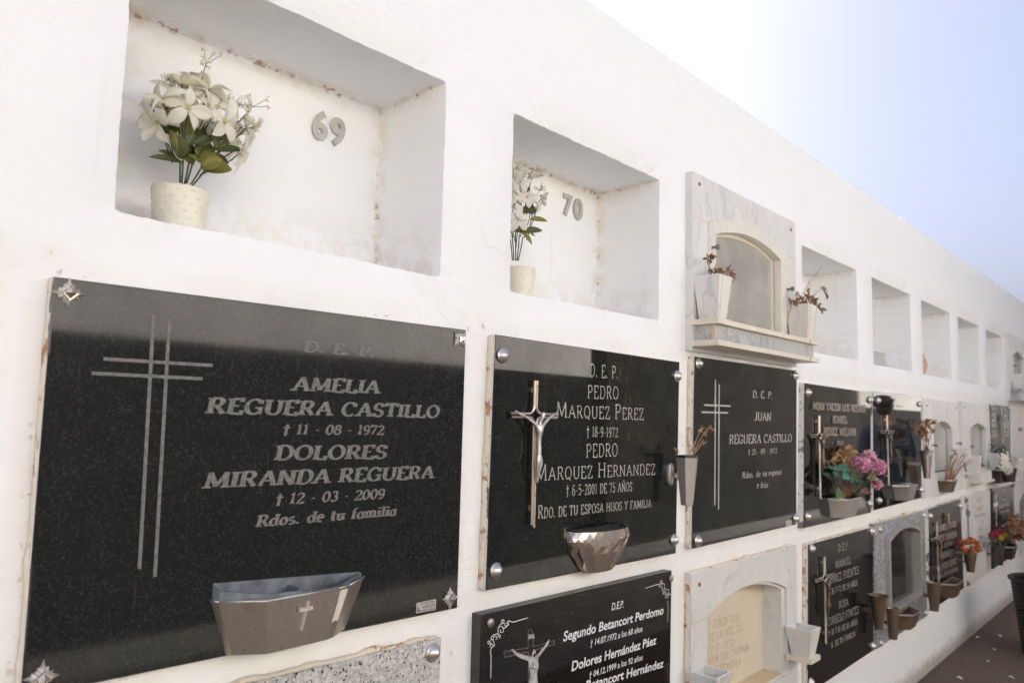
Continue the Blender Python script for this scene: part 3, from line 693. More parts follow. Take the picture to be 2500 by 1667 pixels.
def flower_obj(parent, c, n, R, mat='petal', petals=5, open_=.45, W=.55, center=True, spin=None, bend=.55, name='flower'):
    c = Vector(c); n = Vector(n).normalized(); a_ = n.orthogonal().normalized(); b_ = n.cross(a_); mb = MB(); sp = random.random()*6 if spin is None else spin
    for k in range(petals):
        th = sp+2*pi*k/petals+random.uniform(-.12, .12); r_ = a_*cos(th)+b_*sin(th); d = r_*(1-open_*.4)+n*open_
        L = R*random.uniform(.78, 1.3); vs, fs = petal_v(c+r_*R*.05, d+Vector((random.uniform(-1, 1), random.uniform(-1, 1), random.uniform(-1, 1)))*.22, n+Vector((random.uniform(-1, 1), random.uniform(-1, 1), random.uniform(-1, 1)))*.5, L, L*W*random.uniform(.75, 1.1), bend*random.uniform(.5, 2.2), random.uniform(.10, .30), 7, 2, k=.82); mb.add(vs, fs)
    o = mb.build(name, mat, parent, True, fix=False); s_ = o.modifiers.new('thick', 'SOLIDIFY'); s_.thickness = .0005
    if center:
        mb = MB(); mb.lathe((0, 0, 0), [(.0001, 0), (R*.07, R*.03), (R*.075, R*.09), (R*.03, R*.15), (.0001, R*.13)], 8)
        q = n.to_track_quat('Z', 'Y'); mb.v = [q @ v + c for v in mb.v]; mb.build('flower_center', 'pollen', o, True)
    return o
def sprig(mb, mb2, base, top, spread, n, r=.0006, bud=.0027):
    base, top = Vector(base), Vector(top); mid = base.lerp(top, .6)+Vector((random.uniform(-1, 1), random.uniform(-1, 1), 0))*spread*.15
    mb.tube([base, mid, top-(top-base)*.15], r*1.2, 5)
    for k in range(n):
        e = top+Vector((random.uniform(-1, 1), random.uniform(-1, 1), random.uniform(-.5, .7)))*spread; mb.tube([mid.lerp(top, random.uniform(.5, .95)), e], r*.7, 4)
        for q in range(5):
            f = e+Vector((random.uniform(-1, 1), random.uniform(-1, 1), random.uniform(-1, 1)))*bud*1.4
            b_ = bud*random.uniform(.5, 1.); mb2.add([f+Vector(v)*b_ for v in ((1, 0, 0), (-1, 0, 0), (0, 1, 0), (0, -1, 0), (0, 0, 1), (0, 0, -1))], [(0, 2, 4), (2, 1, 4), (1, 3, 4), (3, 0, 4), (2, 0, 5), (1, 2, 5), (3, 1, 5), (0, 3, 5)])
def dot_pot(x, y, z0, z1, r0, r1, label):
    t = thing('flower_pot', (x, y, z0), label, 'flower pot', 'cream embossed pots in the niches'); mb = MB(); n = 168; H = z1-z0; rows = 72; rings = []
    for i in range(rows+1):
        h = i/rows; ring = []
        for k in range(n):
            th = 2*pi*k/n; r_ = r0+(r1-r0)*h
            zz = z0+H*h+(.0026*abs(cos(9*th)) if i == rows else 0)
            cell = (th*14/(2*pi)+(.5 if int(h*7) % 2 else 0)) % 1-.5; ch = (h*7) % 1-.5; dd = (cell*.95)**2+ch**2
            r_ += .0015*math.exp(-dd*60) if .06 < h < .95 else 0; ring.append((x+r_*cos(th), y+r_*sin(th), zz))
        rings.append(ring)
    rings.append([(x+(r1-.004)*cos(2*pi*k/n), y+(r1-.004)*sin(2*pi*k/n), z1-.001) for k in range(n)]); rings.append([(x+(r1-.006)*cos(2*pi*k/n), y+(r1-.006)*sin(2*pi*k/n), z1-.02) for k in range(n)])
    mb.loft(rings); mb.build('body', 'cream_ceramic', t, True)
    part('soil', 'soil', t, lambda m_: m_.lathe((x, y, z1-.012), [(.0001, .002), (r1-.005, 0)], 20)); return t
def dry_bunch(name, parentloc, label, stems, mat='dry', heads=(), hm='dry', r=.0016, group=None, hs=.010, hn=9):
    """stems: list of point lists; heads: list of centres"""
    t = thing(name, parentloc, label, 'dried flowers', group); 
    for st in stems: part('stem', mat, t, lambda mb: mb.tube(st, r, 5, r*.6), True)
    for h in heads:
        c, s_ = (h[0], h[1]) if isinstance(h, tuple) else (h, hs); mb = MB()
        for k in range(hn):
            d = Vector((random.gauss(0, 1), random.gauss(0, 1), random.gauss(0, 1))).normalized(); vs, fs = petal_v(Vector(c)+d*s_*.1, d, (random.random(), random.random(), random.random()), s_*random.uniform(.7, 1.2), s_*random.uniform(.22, .45), random.uniform(-.8, 1.2), .5, 3, 1); mb.add(vs, fs)
        mb.build('flower_head', hm, t, True, fix=False)
    return t

# ================================================================== CONTENT
c1 = CR(0, 0, 2.0452); c2 = CR(1150, 200, 2.24); c3 = CR(1650, 350, 2.6133); c4 = CR(1900, 500, 3.1367); c5 = CR(0, 650, 1.5417)
c6 = CR(1100, 780, 2.4123); c7 = CR(1100, 1350, 3.7935); c8 = CR(1620, 830, 2.9585); d1 = CR(1640, 1280, 4.0518); d2 = CR(1950, 900, 3.92)
d3 = CR(2200, 900, 3.92); d4 = CR(2200, 1150, 3.033); d5 = CR(1920, 1200, 3.3577); f69 = CR(300, 100, 3.135); f70 = CR(1200, 380, 4.48)
YI = -T-.0006
GS = 'stone slabs closing the burial niches'

# ---- niche numbers
def number(s, L, R, h, y, label):
    c = ((L[0]+R[0])/2, y, min(L[1], R[1])); t = thing('niche_number', c, label, 'number')
    w_ = (R[0]-L[0]); half = .46*w_
    for k, ch in enumerate(s):
        a_ = L[0]+(w_-half)*k; zz = L[1]+(R[1]-L[1])*k
        mb = MB(); font_mesh(mb, ch, (a_, zz), (a_+half, zz), h, y-.001, bold=.035, dep=.004); o = mb.build('digit', 'numeral_steel', t, False, fix=False)
number('69', (.426, 1.777), (.504, 1.776), .058, .2075, 'brushed metal number 69 on the back wall of the nearest niche')
number('70', (1.230, 1.792), (1.318, 1.791), .060, .2075, 'brushed metal number 70 on the back wall of the second niche')

# ---- first big slab
s69 = slab('gravestone', [(-.070, .876), (.653, .862), (.654, 1.395), (-.072, 1.391)], 'black_granite', 'large speckled black granite slab under niche 69 with etched double-line cross and star corner ornaments')
mb = MB()
k = dict(shear=.20, thick=.235, thin=.10, serif=.07, gap=.05)
for s_, l, r, h in [('D. E. P.', (1140, 320), (1410, 341), 40), ('AMELIA', (1098, 467), (1425, 478), 52), ('REGUERA CASTILLO', (773, 552), (1650, 569), 58), ('† 11 - 08 - 1972', (1060, 632), (1442, 632), 36),
    ('DOLORES', (1032, 728), (1452, 722), 54), ('MIRANDA REGUERA', (765, 835), (1630, 796), 58), ('† 12 - 03 - 2009', (1032, 896), (1445, 872), 38), ('Rdos. de tu familia', (962, 980), (1490, 936), 42)]:
    tline(mb, c5, s_, l, r, h, YI, **k)
mb.build('inscription', 'etched', s69, fix=False)
mb = MB()
for i, (p, q, wd) in enumerate([((578, 185), (525, 1138), .0048), ((638, 200), (583, 1168), .0048), ((390, 348), (800, 373), .0045), ((345, 402), (762, 423), .0045)]): bar(mb, c5, p, q, wd, YI-.00003*i)
mb.build('etched_cross', 'etched', s69, fix=False)
star = shared('corner_star', star_fn, 'star_steel', 'auto'); pyr = shared('pyramid', pyr_fn, 'chrome', False)
for p, ro in (((257, 103), 0), ((1728, 275), 45), ((1692, 1247), 0), ((155, 1545), 4)):
    q = c5(p, -T); st = put('corner_star', star, s69, q, (0, radians(ro), 0)); py_ = put('pyramid', pyr, st, q)
    if ro == 0 or ro == 4: py_.rotation_euler = (0, radians(0), 0)
q = c5((1603, 1278), -T); p_ = thing  # maker's plate
mb = MB(); q0, q1, q2, q3 = [c5(p, -T-.0008) for p in ((1566, 1305), (1640, 1292), (1642, 1250), (1567, 1266))]
mb.add([q0, q1, q2, q3], [(0, 1, 2, 3)]); pl = mb.build('maker_plate', 'etched_light', s69)
mb = MB(); 
for s_, l, r, h in [('ARROYO', (1592, 1287), (1636, 1279), 11), ('MARMOLERIA', (1572, 1301), (1638, 1289), 6), ('GRANITOS', (1580, 1272), (1636, 1262), 6), ('L', (1571, 1297), (1584, 1295), 19)]:
    fline(mb, c5, s_, l, r, h, -T-.0013)
mb.build('plate_lettering', 'image_black', pl, fix=False)
# planter on it
t = thing('flower_trough', (.29, -T, .874), 'large angular brushed steel flower trough with raised cross on the big black slab', 'flower trough', 'metal flower troughs fixed to the gravestones')
top = [(.161, -T), (.167, -.037), (.220, -.076), (.344, -.076), (.366, -.070), (.424, -.032), (.424, -T)]
bot = [(.188, -T), (.194, -.032), (.234, -.060), (.337, -.060), (.350, -.056), (.392, -.028), (.392, -T)]
open_vessel(t, (top, .953), (bot, .873), 'brushed_steel', .003, .012, None)
def ring2(pl, z): return [(p[0], p[1], z) for p in pl]
def edge_strip(mb):
    for a_, b_ in zip(top[:-2], top[1:-1]): mb.tube([(a_[0], a_[1], .9535), (b_[0], b_[1], .9535)], .0016, 6)
part('rim', 'steel', t, edge_strip, True)
lin = [(.163, -T-.001), (.169, -.034), (.222, -.069), (.340, -.069), (.362, -.064), (.420, -.029), (.420, -T-.001)]
def liner(mb):
    hz = [.978, .968, .961, .9545, .955, .959, .961]
    li = [(.167, -T-.003), (.173, -.032), (.224, -.065), (.338, -.065), (.358, -.060), (.414, -.028), (.414, -T-.003)]
    mb.loft([ring2(lin, .951), [(p[0], p[1], z) for p, z in zip(lin, hz)], [(p[0], p[1], z) for p, z in zip(li, hz)], ring2(li, .944)], False, True)
    mb.box((.283, -.058, .9445), (.286, -.024, .960))
part('liner', 'zinc', t, liner)
def front(x, z): return -.076+(.953-z)*.2078          # the leaning front face
def cr(mb):
    for (xa, za, xb, zb, hw) in ((.2885, .942, .2845, .899, .0024),):
        for q in (0,): mb.loft([[(xa-hw, front(0, za)-.0035, za), (xa+hw, front(0, za)-.0035, za), (xa+hw, front(0, za)+.001, za), (xa-hw, front(0, za)+.001, za)], [(xb-hw, front(0, zb)-.0035, zb), (xb+hw, front(0, zb)-.0035, zb), (xb+hw, front(0, zb)+.001, zb), (xb-hw, front(0, zb)+.001, zb)]])
    mb.box((.2765, front(0, .931)-.0040, .9285), (.2985, front(0, .931)+.001, .9335))
part('raised_cross', 'star_steel', t, cr)
part('edge_strip', 'white_strip', t, lambda mb: mb.add([(.3455, -.0766, .9500), (.3650, -.0708, .9500), (.3500, -.0572, .8800), (.3385, -.0605, .8800)], [(0, 1, 2, 3)]))

# ---- light granite slab below
g = slab('gravestone', [(-.07, .30), (.612, .296), (.614, .814), (-.07, .829)], 'light_granite', 'pale speckled granite slab with round studs, only its top showing below the big black slab', edge='light_granite')
studs(g, [xz(c5((1627, 1452), -T)), (-.04, .79), (-.04, .33), (.585, .33)], key='flat_stud', fn=stud_fn)

mortar(g, (-.07, .830), (.614, .815), 2, .0055, .001)
mortar(s69, (-.070, .88), (-.072, 1.39), 3, .0022, .0004)
# ---- second slab
s70 = slab('gravestone', [(.729, .883), (1.457, .871), (1.474, 1.387), (.737, 1.394)], 'dusty_granite', 'dusty black granite slab under niche 70 with thin upright lettering and a silver crucifix')
mb = MB(); k = dict(thick=.085, thin=.065, serif=.06, gap=.10)
for s_, l, r, h, h1, kw in [('D. E. P.', (820, 335), (987, 350), 76, None, {}), ('PEDRO', (805, 463), (990, 468), 76, None, {}), ('MARQUEZ PEREZ', (622, 575), (1138, 590), 74, 66, {'big': (0, 8)}), ('† 18-9-1972', (800, 690), (985, 690), 62, 52, {'thick': .13}), ('PEDRO', (797, 812), (985, 803), 78, None, {}),
    ('MARQUEZ HERNANDEZ', (498, 950), (1207, 910), 78, 60, {'big': (0, 8)}), ('† 6-5-2001 DE 75 AÑOS', (680, 1038), (1070, 1008), 62, 52, {'thick': .13}), ('RDO. DE TU ESPOSA HIJOS Y FAMILIA', (513, 1172), (1182, 1102), 62, 44, {'thick': .13, 'big': (0,)})]:
    kk = dict(k); kk.update(kw); tline(mb, c6, s_, l, r, h, YI, h1, **kk)
mb.build('inscription', 'etched_light', s70, fix=False)
studs(s70, [xz(c6(p, -T)) for p in ((304, 212), (1333, 333), (1313, 1296), (264, 1476))], sc_=.95)
q = c6((478, 565), -T); crucifix(s70, q.x, q.z, s=1.)
mortar(s70, (.728, .885), (.7365, 1.39), 5, .0022, .0004)
# faceted planter
def shell(name, cx, z0, z1, rx, ry, mat, label, n=14, bx=.5):
    t = thing(name, (cx, -T, z0), label, 'flower trough', 'metal flower troughs fixed to the gravestones'); rows = [(0, bx, .50), (.12, bx*1.14, .60), (.30, bx*1.36, .74), (.48, .84, .86), (.66, .95, .96), (.78, 1., 1.), (.86, .99, .99), (1., .95, .96)]
    mb = MB(); R = []
    for k_, (h, a_, b_) in enumerate(rows):
        st = (k_ % 2)*.5; fl_ = .04 if .05 < h < .6 else 0.
        R.append([(cx-rx*a_*(1+fl_*(-1)**i)*cos(pi*(i+(st if 0 < i < n and h > .6 else 0)*.9)/n), -T-ry*b_*(1+fl_*(-1)**i)*sin(pi*(i+(st if 0 < i < n and h > .6 else 0)*.9)/n), z0+(z1-z0)*h) for i in range(n+1)])
    vs = [v for r_ in R for v in r_]; fs = []; N = n+1
    for k_ in range(len(R)-1):
        for i in range(n):
            a_, b_, c_, d_ = k_*N+i, k_*N+i+1, (k_+1)*N+i+1, (k_+1)*N+i
            fs += [(a_, b_, c_), (a_, c_, d_)] if k_ % 2 else [(a_, b_, d_), (b_, c_, d_)]
    fs.append(tuple(range(n, -1, -1))); mb.add(vs, fs)
    top_ = R[-1]; inn_ = [(cx+(p[0]-cx)*.93, -T-(-p[1]-T)*.90-.001, p[2]) for p in top_]; dn = [(p[0], p[1], p[2]-.03) for p in inn_]
    mb.loft([top_, inn_, dn], False, True, False); mb.build('body', mat, t)
    part('liner', 'dark_rim', t, lambda m_: m_.loft([[(cx+(p[0]-cx)*.92, -T-(-p[1]-T)*.88-.002, z1+.003) for p in top_], [(cx+(p[0]-cx)*.87, -T-(-p[1]-T)*.80-.002, z1+.003) for p in top_], [(cx+(p[0]-cx)*.85, -T-(-p[1]-T)*.78-.002, z1-.02) for p in top_]], False, True))
    return t
shell('flower_trough', 1.096, .876, .972, .112, .055, 'chrome', 'faceted shell-shaped chrome flower trough on the dusty slab under niche 70')
# side vase with dry stems
def vx(C, p, y): return C(p, y).x
C9 = CR(1600, 980, 5.228)
xv = vx(C9, (405, 700), -.075)
v = hexvase('wall_vase', xv, -.075, 1.006, 1.134, .017, .031, 6, 'brushed_light', 'tall tapering steel vase hung at the side of the dusty slab, holding dry stems', bracket=(1.425, -.03, 1.085), a0=.35)
part('oval_mount', 'steel', v, lambda mb: mb.loft([[(1.416+rr*.95*cos(a_)*.6, yy, 1.083+(.012 if sin(a_) > 0 else -.012)+rr*sin(a_)) for a_ in [2*pi*i/20 for i in range(20)]] for rr, yy in ((.017, -T), (.018, -T-.008), (.015, -T-.011), (.009, -T-.0115))]), 'auto')
def P9(x, y_, yy=-.075): return C9((x, y_), yy)
dry_bunch('dried_flowers', (xv, -.075, 1.13), 'straw coloured stems with a few shrivelled red blooms in the tall steel side vase',
    [[P9(435, 700), P9(418, 480), P9(420, 340)], [P9(420, 690), P9(490, 570), P9(560, 400), P9(600, 330)], [P9(470, 690), P9(560, 500), P9(640, 370), P9(710, 295), P9(712, 335)], [P9(490, 680), P9(560, 590), P9(605, 520), P9(615, 490)], [P9(260, 680), P9(272, 620)], [P9(500, 650), P9(570, 540), P9(610, 478)], [P9(410, 695), P9(450, 630), P9(550, 430)]],
    'straw', [(P9(718, 345), .010), (P9(598, 325), .008), (P9(575, 390), .011), (P9(640, 405), .009), (P9(622, 530), .008), (P9(420, 335), .008), (P9(272, 620), .009), (P9(480, 620), .010)], 'straw', .0011)
o = thing('dried_bloom', P9(720, 365), 'single dark red withered bloom drooping above the tall side vase', 'dried flowers')
for dx in (-10, 4, 16): leaf_obj(o, P9(715+dx*.4, 355), P9(718+dx, 395), .006, 'red_petal', name='petal')

# ---- photo-etched slab of the lower row
YS = -.026
sg = slab('gravestone', [(.714, .305), (1.418, .300), (1.429, .830), (.714, .839)], 'photo_granite', 'glossy black slab with white slanted lettering, scroll corners and an etched crucifixion image', y0=YS, edge='dark_rim')
YP = YS-.0006; mb = MB()
for s_, l, r, h in [('D.E.P.', (1492, 528), (1603, 500), 70), ('Segundo Betancort Perdomo', (1042, 815), (1970, 560), 92), ('† 14.07.1972 a los 68 años', (1292, 860), (1776, 722), 60), ('Dolores Hernández Páez', (1120, 1090), (1903, 838), 92), ('† 04.12.1999 a los 92 años', (1282, 1155), (1778, 985), 60), ('Betancort Hernández', (1250, 1268), (1970, 1052), 88)]:
    fline(mb, c7, s_, l, r, h, YP, shear=.16, bold=.022 if h > 80 else .012)
mb.build('inscription', 'white_print', sg, fix=False)
def scroll(mb, C, pts, wpx, y):
    P = [xz(C(p, y)) for p in pts]; ribbon(mb, P, wpx, wpx, lambda a_, b_: (a_, b_), y, 0)
def spiral(cx, cy, r, t0, t1, n=14, k=.75): return [(cx+r*(1-k*i/n)*cos(t0+(t1-t0)*i/n), cy+r*(1-k*i/n)*sin(t0+(t1-t0)*i/n)) for i in range(n+1)]
mb = MB(); W1 = .0013
sc_lines = [[(718, 596), (640, 618), (585, 635), (560, 632), (535, 622)], [(372, 1155), (374, 1040), (376, 960), (370, 910), (374, 880)],
  spiral(487, 628, 20, 1.2, 8.5), spiral(512, 655, 22, -1., 6.), spiral(358, 822, 20, 0, 7.5), spiral(385, 858, 22, 2.5, 9.), [(530, 625), (538, 660), (500, 692), (465, 672), (440, 690), (440, 735)],
  [(374, 880), (408, 850), (400, 815), (375, 785), (395, 755), (440, 742)], spiral(470, 715, 26, -1.2, 4.5), spiral(420, 785, 26, 2.6, 8.), [(440, 742), (462, 760), (458, 785), (445, 765), (440, 742)], [(487, 645), (462, 655), (440, 690)], [(372, 806), (380, 770), (410, 752)]]
for i, L_ in enumerate(sc_lines): scroll(mb, c7, L_, W1*(1.25 if i < 2 else 1.1), YP-.00002*(i % 6))
mb.build('scroll_ornament', 'white_print', sg, fix=False); mb = MB()
sc2 = [[(1805, 322), (1860, 305), (1905, 290), (1935, 285)], [(2010, 632), (2013, 560), (2015, 500), (2010, 440)], spiral(1955, 262, 15, 1., 8.), spiral(1940, 300, 18, -1., 5.), spiral(2025, 375, 14, 0, 7.), spiral(2005, 405, 20, 2.5, 9.),
  [(1935, 285), (1960, 275), (1985, 290), (1980, 320), (2000, 335), (2020, 335)], spiral(1968, 325, 20, 0, 5.), spiral(1990, 365, 20, 2., 7.5), [(2020, 335), (2022, 365), (2005, 385), (1985, 370)], [(1968, 345), (1966, 375), (1980, 360)]]
for i, L_ in enumerate(sc2): scroll(mb, c7, L_, W1*(1.1 if i < 2 else 1.0), YP-.00002*(i % 6))
mb.build('scroll_ornament', 'white_print', sg, fix=False)
def flatpoly(parent, name, C, mat, polys, y):
    mb = MB()
    for i, pl_ in enumerate(polys): mb.add([C(p, y-.00002*i) for p in pl_], [tuple(range(len(pl_)))])
    return mb.build(name, mat, parent, fix=False)
im = flatpoly(sg, 'etched_image', c7, 'image_dark', [[(712, 730), (722, 702), (750, 700), (768, 726), (770, 860), (962, 800), (968, 845), (775, 905), (775, 1203), (716, 1203), (716, 918), (498, 968), (488, 905), (714, 868)]], YP)
flatpoly(im, 'cross_shape', c7, 'image_black', [[(722, 735), (728, 710), (748, 706), (760, 730), (760, 870), (950, 812), (954, 838), (762, 895), (762, 1203), (728, 1203), (728, 905), (505, 955), (500, 915), (724, 878)]], YP-.0002)
flatpoly(im, 'figure_shape', c7, 'image_grey', [[(722, 752), (775, 745), (778, 785), (722, 792)],
  [(560, 885), (575, 882), (610, 915), (660, 935), (722, 950), (735, 975), (715, 995), (650, 970), (600, 940)],
  [(905, 800), (918, 796), (905, 840), (870, 890), (838, 935), (815, 960), (800, 940), (835, 900), (875, 850)],
  [(718, 965), (745, 945), (790, 945), (818, 930), (812, 985), (815, 1050), (800, 1110), (808, 1203), (726, 1203), (740, 1120), (728, 1050)],
  [(742, 900), (760, 885), (785, 890), (792, 925), (780, 955), (758, 958), (745, 935)]], YP-.0004)
flatpoly(im, 'hair_shape', c7, 'image_black', [[(740, 905), (750, 882), (772, 880), (758, 915), (752, 960), (742, 945)], [(772, 925), (790, 928), (782, 958), (765, 962)], [(764, 1000), (768, 1000), (770, 1080), (766, 1080)], [(735, 1058), (800, 1070), (798, 1076), (735, 1066)]], YP-.0006)
for p in ((360, 641), (2034, 232)):
    q = c7(p, YS); me = shared('cap_stud', flat_fn, 'brushed_steel'); put('corner_stud', me, sg, q, scale=.72)
for x, z in ((.745, .33), (1.39, .33)): put('corner_stud', me, sg, (x, YS, z), scale=.72)

# ---- slab under the marble niche front
s71 = slab('gravestone', [(1.542, .873), (2.264, .876), (2.284, 1.411), (1.556, 1.409)], 'fine_granite', 'polished black slab below the marble niche front, with white double-line cross and slanted lettering')
mb = MB(); k = dict(shear=.10, thick=.15, thin=.07, serif=.05, gap=.04)
for s_, l, r, h, h1 in [('D. E. P.', (642, 415), (787, 423), 50, 48), ('JUAN', (657, 580), (777, 582), 60, 58), ('REGUERA CASTILLO', (473, 750), (926, 733), 66, 54), ('† 25 - 09 - 1972', (610, 828), (820, 815), 38, 34), ('Rdos. de su esposa', (568, 998), (850, 968), 44, 38), ('e hija', (673, 1068), (755, 1062), 42, 40)]:
    tline(mb, c8, s_, l, r, h, YI, h1, **k)
mb.build('inscription', 'etched_light', s71, fix=False)
mb = MB()
for i, (p, q) in enumerate([((375, 285), (370, 1193)), ((402, 320), (397, 1222)), ((293, 468), (485, 476)), ((275, 520), (467, 525))]): bar(mb, c8, p, q, .0072 if i < 2 else .0050, YI-.00003*i)
mb.build('etched_cross', 'etched_light', s71, fix=False)
studs(s71, [xz(c8(p, -T)) for p in ((250, 170), (950, 258), (950, 1287), (243, 1448))], sc_=.95)
mb = MB(); mb.add([c8(p, -T-.0008) for p in ((882, 1347), (924, 1340), (924, 1298), (882, 1304))], [(0, 1, 2, 3)]); pl = mb.build('maker_plate', 'etched_light', s71)
mb = MB(); fline(mb, c8, 'ARROYO', (888, 1330), (920, 1324), 9, -T-.0013); mb.build('plate_lettering', 'image_black', pl, fix=False)

mortar(s71, (1.5425, .88), (1.5555, 1.40), 12, .002, .0004)
# ---- marble niche front
def marble_front(name, rect, hole, label, hole_out=None, mat='white_marble', y0=-T, glass_y=.008, group='marble niche fronts', trim='pale_marble', frame='cream_marble', seams=True, knobs=(), plate_bolts=(), pane='glass'):
    x0, x1, z0, z1 = rect; t = thing(name, ((x0+x1)/2, 0, z0), label, 'niche front', group)
    o = part('front_panel', [mat, 'painted_edge'], t, lambda mb: holed(mb, rect, arch(*(hole_out or hole)), y0, .0), bev=.001)
    if hole_out: part('arch_trim', trim, t, lambda mb: holed(mb, None, arch(*hole), y0-.0035, .0, outer=arch(*hole_out)), bev=.0012)
    hx0, hx1, hz0, hs, hc = hole; fr = arch(hx0+.012, hx1-.012, hz0+.012, hs-.004, hc-.012)
    part('inner_frame', frame, t, lambda mb: holed(mb, None, fr, glass_y-.006, glass_y+.010, outer=arch(hx0-.001, hx1+.001, hz0-.001, hs+.001, hc+.001)))
    ga = arch(hx0+.006, hx1-.006, hz0+.006, hs, hc-.006)
    part('glass_pane', pane, t, lambda mb: mb.prism(ga, glass_y, glass_y+.003))
    if seams:
        ho = hole_out or hole
        part('panel_joint', 'ochre_marble', t, lambda mb: mb.box((x0+.0005, y0-.0006, ho[3]-.0007), (ho[0]-.0005, y0+.001, ho[3]+.0007)))
        part('panel_joint', 'ochre_marble', t, lambda mb: mb.box((ho[1]+.0005, y0-.0006, ho[3]-.0007), (x1-.0005, y0+.001, ho[3]+.0007)))
    for kx, kz in knobs:
        part('glass_clip', 'handle_metal', t, lambda mb: [mb.tube([(kx, y0-.018, kz), (kx, y0, kz)], .0035, 8), mb.lathe((kx, y0-.018, kz), [(.008, 0), (.009, .004), (.005, .009), (.0001, .010)], 12, 'y'), mb.box((kx-.004, y0-.019, kz-.003), (kx+.020, y0-.013, kz+.003))])
    for kx, kz in plate_bolts: put('bolt', shared('rust_bolt', lambda mb: mb.lathe((0, 0, 0), [(.006, 0), (.006, .002), (.0001, .003)], 10, 'y'), 'rust'), t, (kx, y0, kz))
    return t
m71 = marble_front('marble_niche_front', (1.543, 2.285, 1.425, 1.949), (1.680, 2.150, 1.515, 1.787, 1.825), 'veined white marble arched niche front with glass and a two-tier shelf, beside niche 70',
    (1.636, 2.197, 1.515, 1.815, 1.868), knobs=((1.655, 1.742), (2.201, 1.692)), plate_bolts=((1.583, 1.919), (2.245, 1.914)))
def shelf_top(mb, z0, z1): mb.box((1.541, -.100, z0), (2.281, -T, z1)); 
part('shelf', 'cream_marble', m71, lambda mb: (mb.box((1.620, -.100, 1.498), (2.205, -T*.98, 1.513)), mb.box((1.541, -.104, 1.4975), (1.619, -T*.98, 1.5135)), mb.box((2.206, -.104, 1.4975), (2.283, -T*.98, 1.5135))), bev=.0012)
part('shelf_band', 'grey_marble', m71, lambda mb: (mb.box((1.556, -.086, 1.4525), (2.203, -T*.98, 1.4975)), mb.box((2.215, -.088, 1.4525), (2.268, -T*.98, 1.4975))))
part('band_joint', 'ochre_marble', m71, lambda mb: mb.box((1.552, -.088, 1.4525), (1.5565, -.078, 1.4972)))
part('band_joint', 'ochre_marble', m71, lambda mb: mb.box((2.2035, -.0865, 1.4525), (2.2145, -T, 1.4972)))
part('lower_shelf', 'cream_marble', m71, lambda mb: (mb.box((1.620, -.100, 1.437), (2.205, -T*.98, 1.452)), mb.box((1.541, -.104, 1.4365), (1.619, -T*.98, 1.4525)), mb.box((2.206, -.104, 1.4365), (2.283, -T*.98, 1.4525))), bev=.0012)
mb = MB(); tx = 'yellow_letter'; font_mesh(mb, 'IV', xz(c3((447, 465), -T)), xz(c3((505, 480), -T)), .036, -T-.0006, bold=.01); mb.build('faded_numeral', tx, m71, fix=False)
mv1 = marble_vase(1.590, -.060, 1.514, 1.640, .028, .041, 'left marble vase on the two-tier shelf, with dark brown withered flowers')
mv2 = marble_vase(2.234, -.060, 1.514, 1.636, .029, .039, 'right marble vase on the two-tier shelf, with sprawling brown twigs')
def p3(x, y_, yy=-.06): return c3((x, y_), yy)
dry_bunch('dried_flowers', (1.592, -.06, 1.65), 'dark brown crumpled flower heads in the left shelf vase',
    [[p3(215, 850), p3(214, 790), p3(216, 750)], [p3(245, 850), p3(250, 800), p3(255, 770)], [p3(300, 850), p3(320, 820)], [p3(330, 850), p3(350, 870), p3(335, 950)]], 'dry_dark',
    [(p3(215, 735), .020), (p3(235, 825), .018), (p3(270, 825), .020), (p3(300, 820), .022), (p3(335, 825), .022), (p3(350, 850), .018)], 'dry_dark', .0018, hn=13)
o = thing('dried_leaf', p3(340, 900), 'tan curled leaf hanging over the lip of the left shelf vase', 'dried leaf'); leaf_obj(o, p3(345, 865), p3(337, 950), .018, 'dry', name='blade')
o = thing('dried_leaf', p3(218, 740), 'tan dry petal in the dark flower head of the left shelf vase', 'dried leaf'); leaf_obj(o, p3(210, 710), p3(220, 770), .018, 'straw', name='blade')
dry_bunch('dried_flowers', (2.236, -.06, 1.65), 'reddish brown matted twigs spilling from the right shelf vase',
    [[p3(800, 1020), p3(880, 1010), p3(950, 1070)], [p3(820, 1020), p3(870, 1050), p3(880, 1105)], [p3(780, 1010), p3(850, 890), p3(930, 790)], [p3(860, 990), p3(900, 950), p3(930, 930)], [p3(740, 1030), p3(716, 1090), p3(708, 1180)], [p3(778, 1010), p3(775, 950)], [p3(835, 1000), p3(840, 930)], [p3(850, 1000), p3(900, 1030), p3(930, 1050)]], 'dry_dark',
    [(p3(745, 1015), .020), (p3(785, 1010), .022), (p3(820, 1000), .024), (p3(850, 985), .024), (p3(880, 1010), .022), (p3(905, 1035), .018), (p3(940, 1065), .014), (p3(845, 940), .012), (p3(878, 1060), .014)], 'dry_dark', .0012, hn=14)
o = thing('dried_leaf', p3(955, 940), 'large tan dead leaf on a thin stalk above the right shelf vase', 'dried leaf'); leaf_obj(o, p3(925, 920), p3(985, 980), .030, 'dry', name='blade'); leaf_obj(o, p3(925, 925), p3(987, 930), .018, 'dry', name='blade')
o = thing('dried_leaf', p3(772, 955), 'small folded tan leaf at the left of the right shelf vase', 'dried leaf'); leaf_obj(o, p3(762, 975), p3(790, 940), .014, 'dry', name='blade')
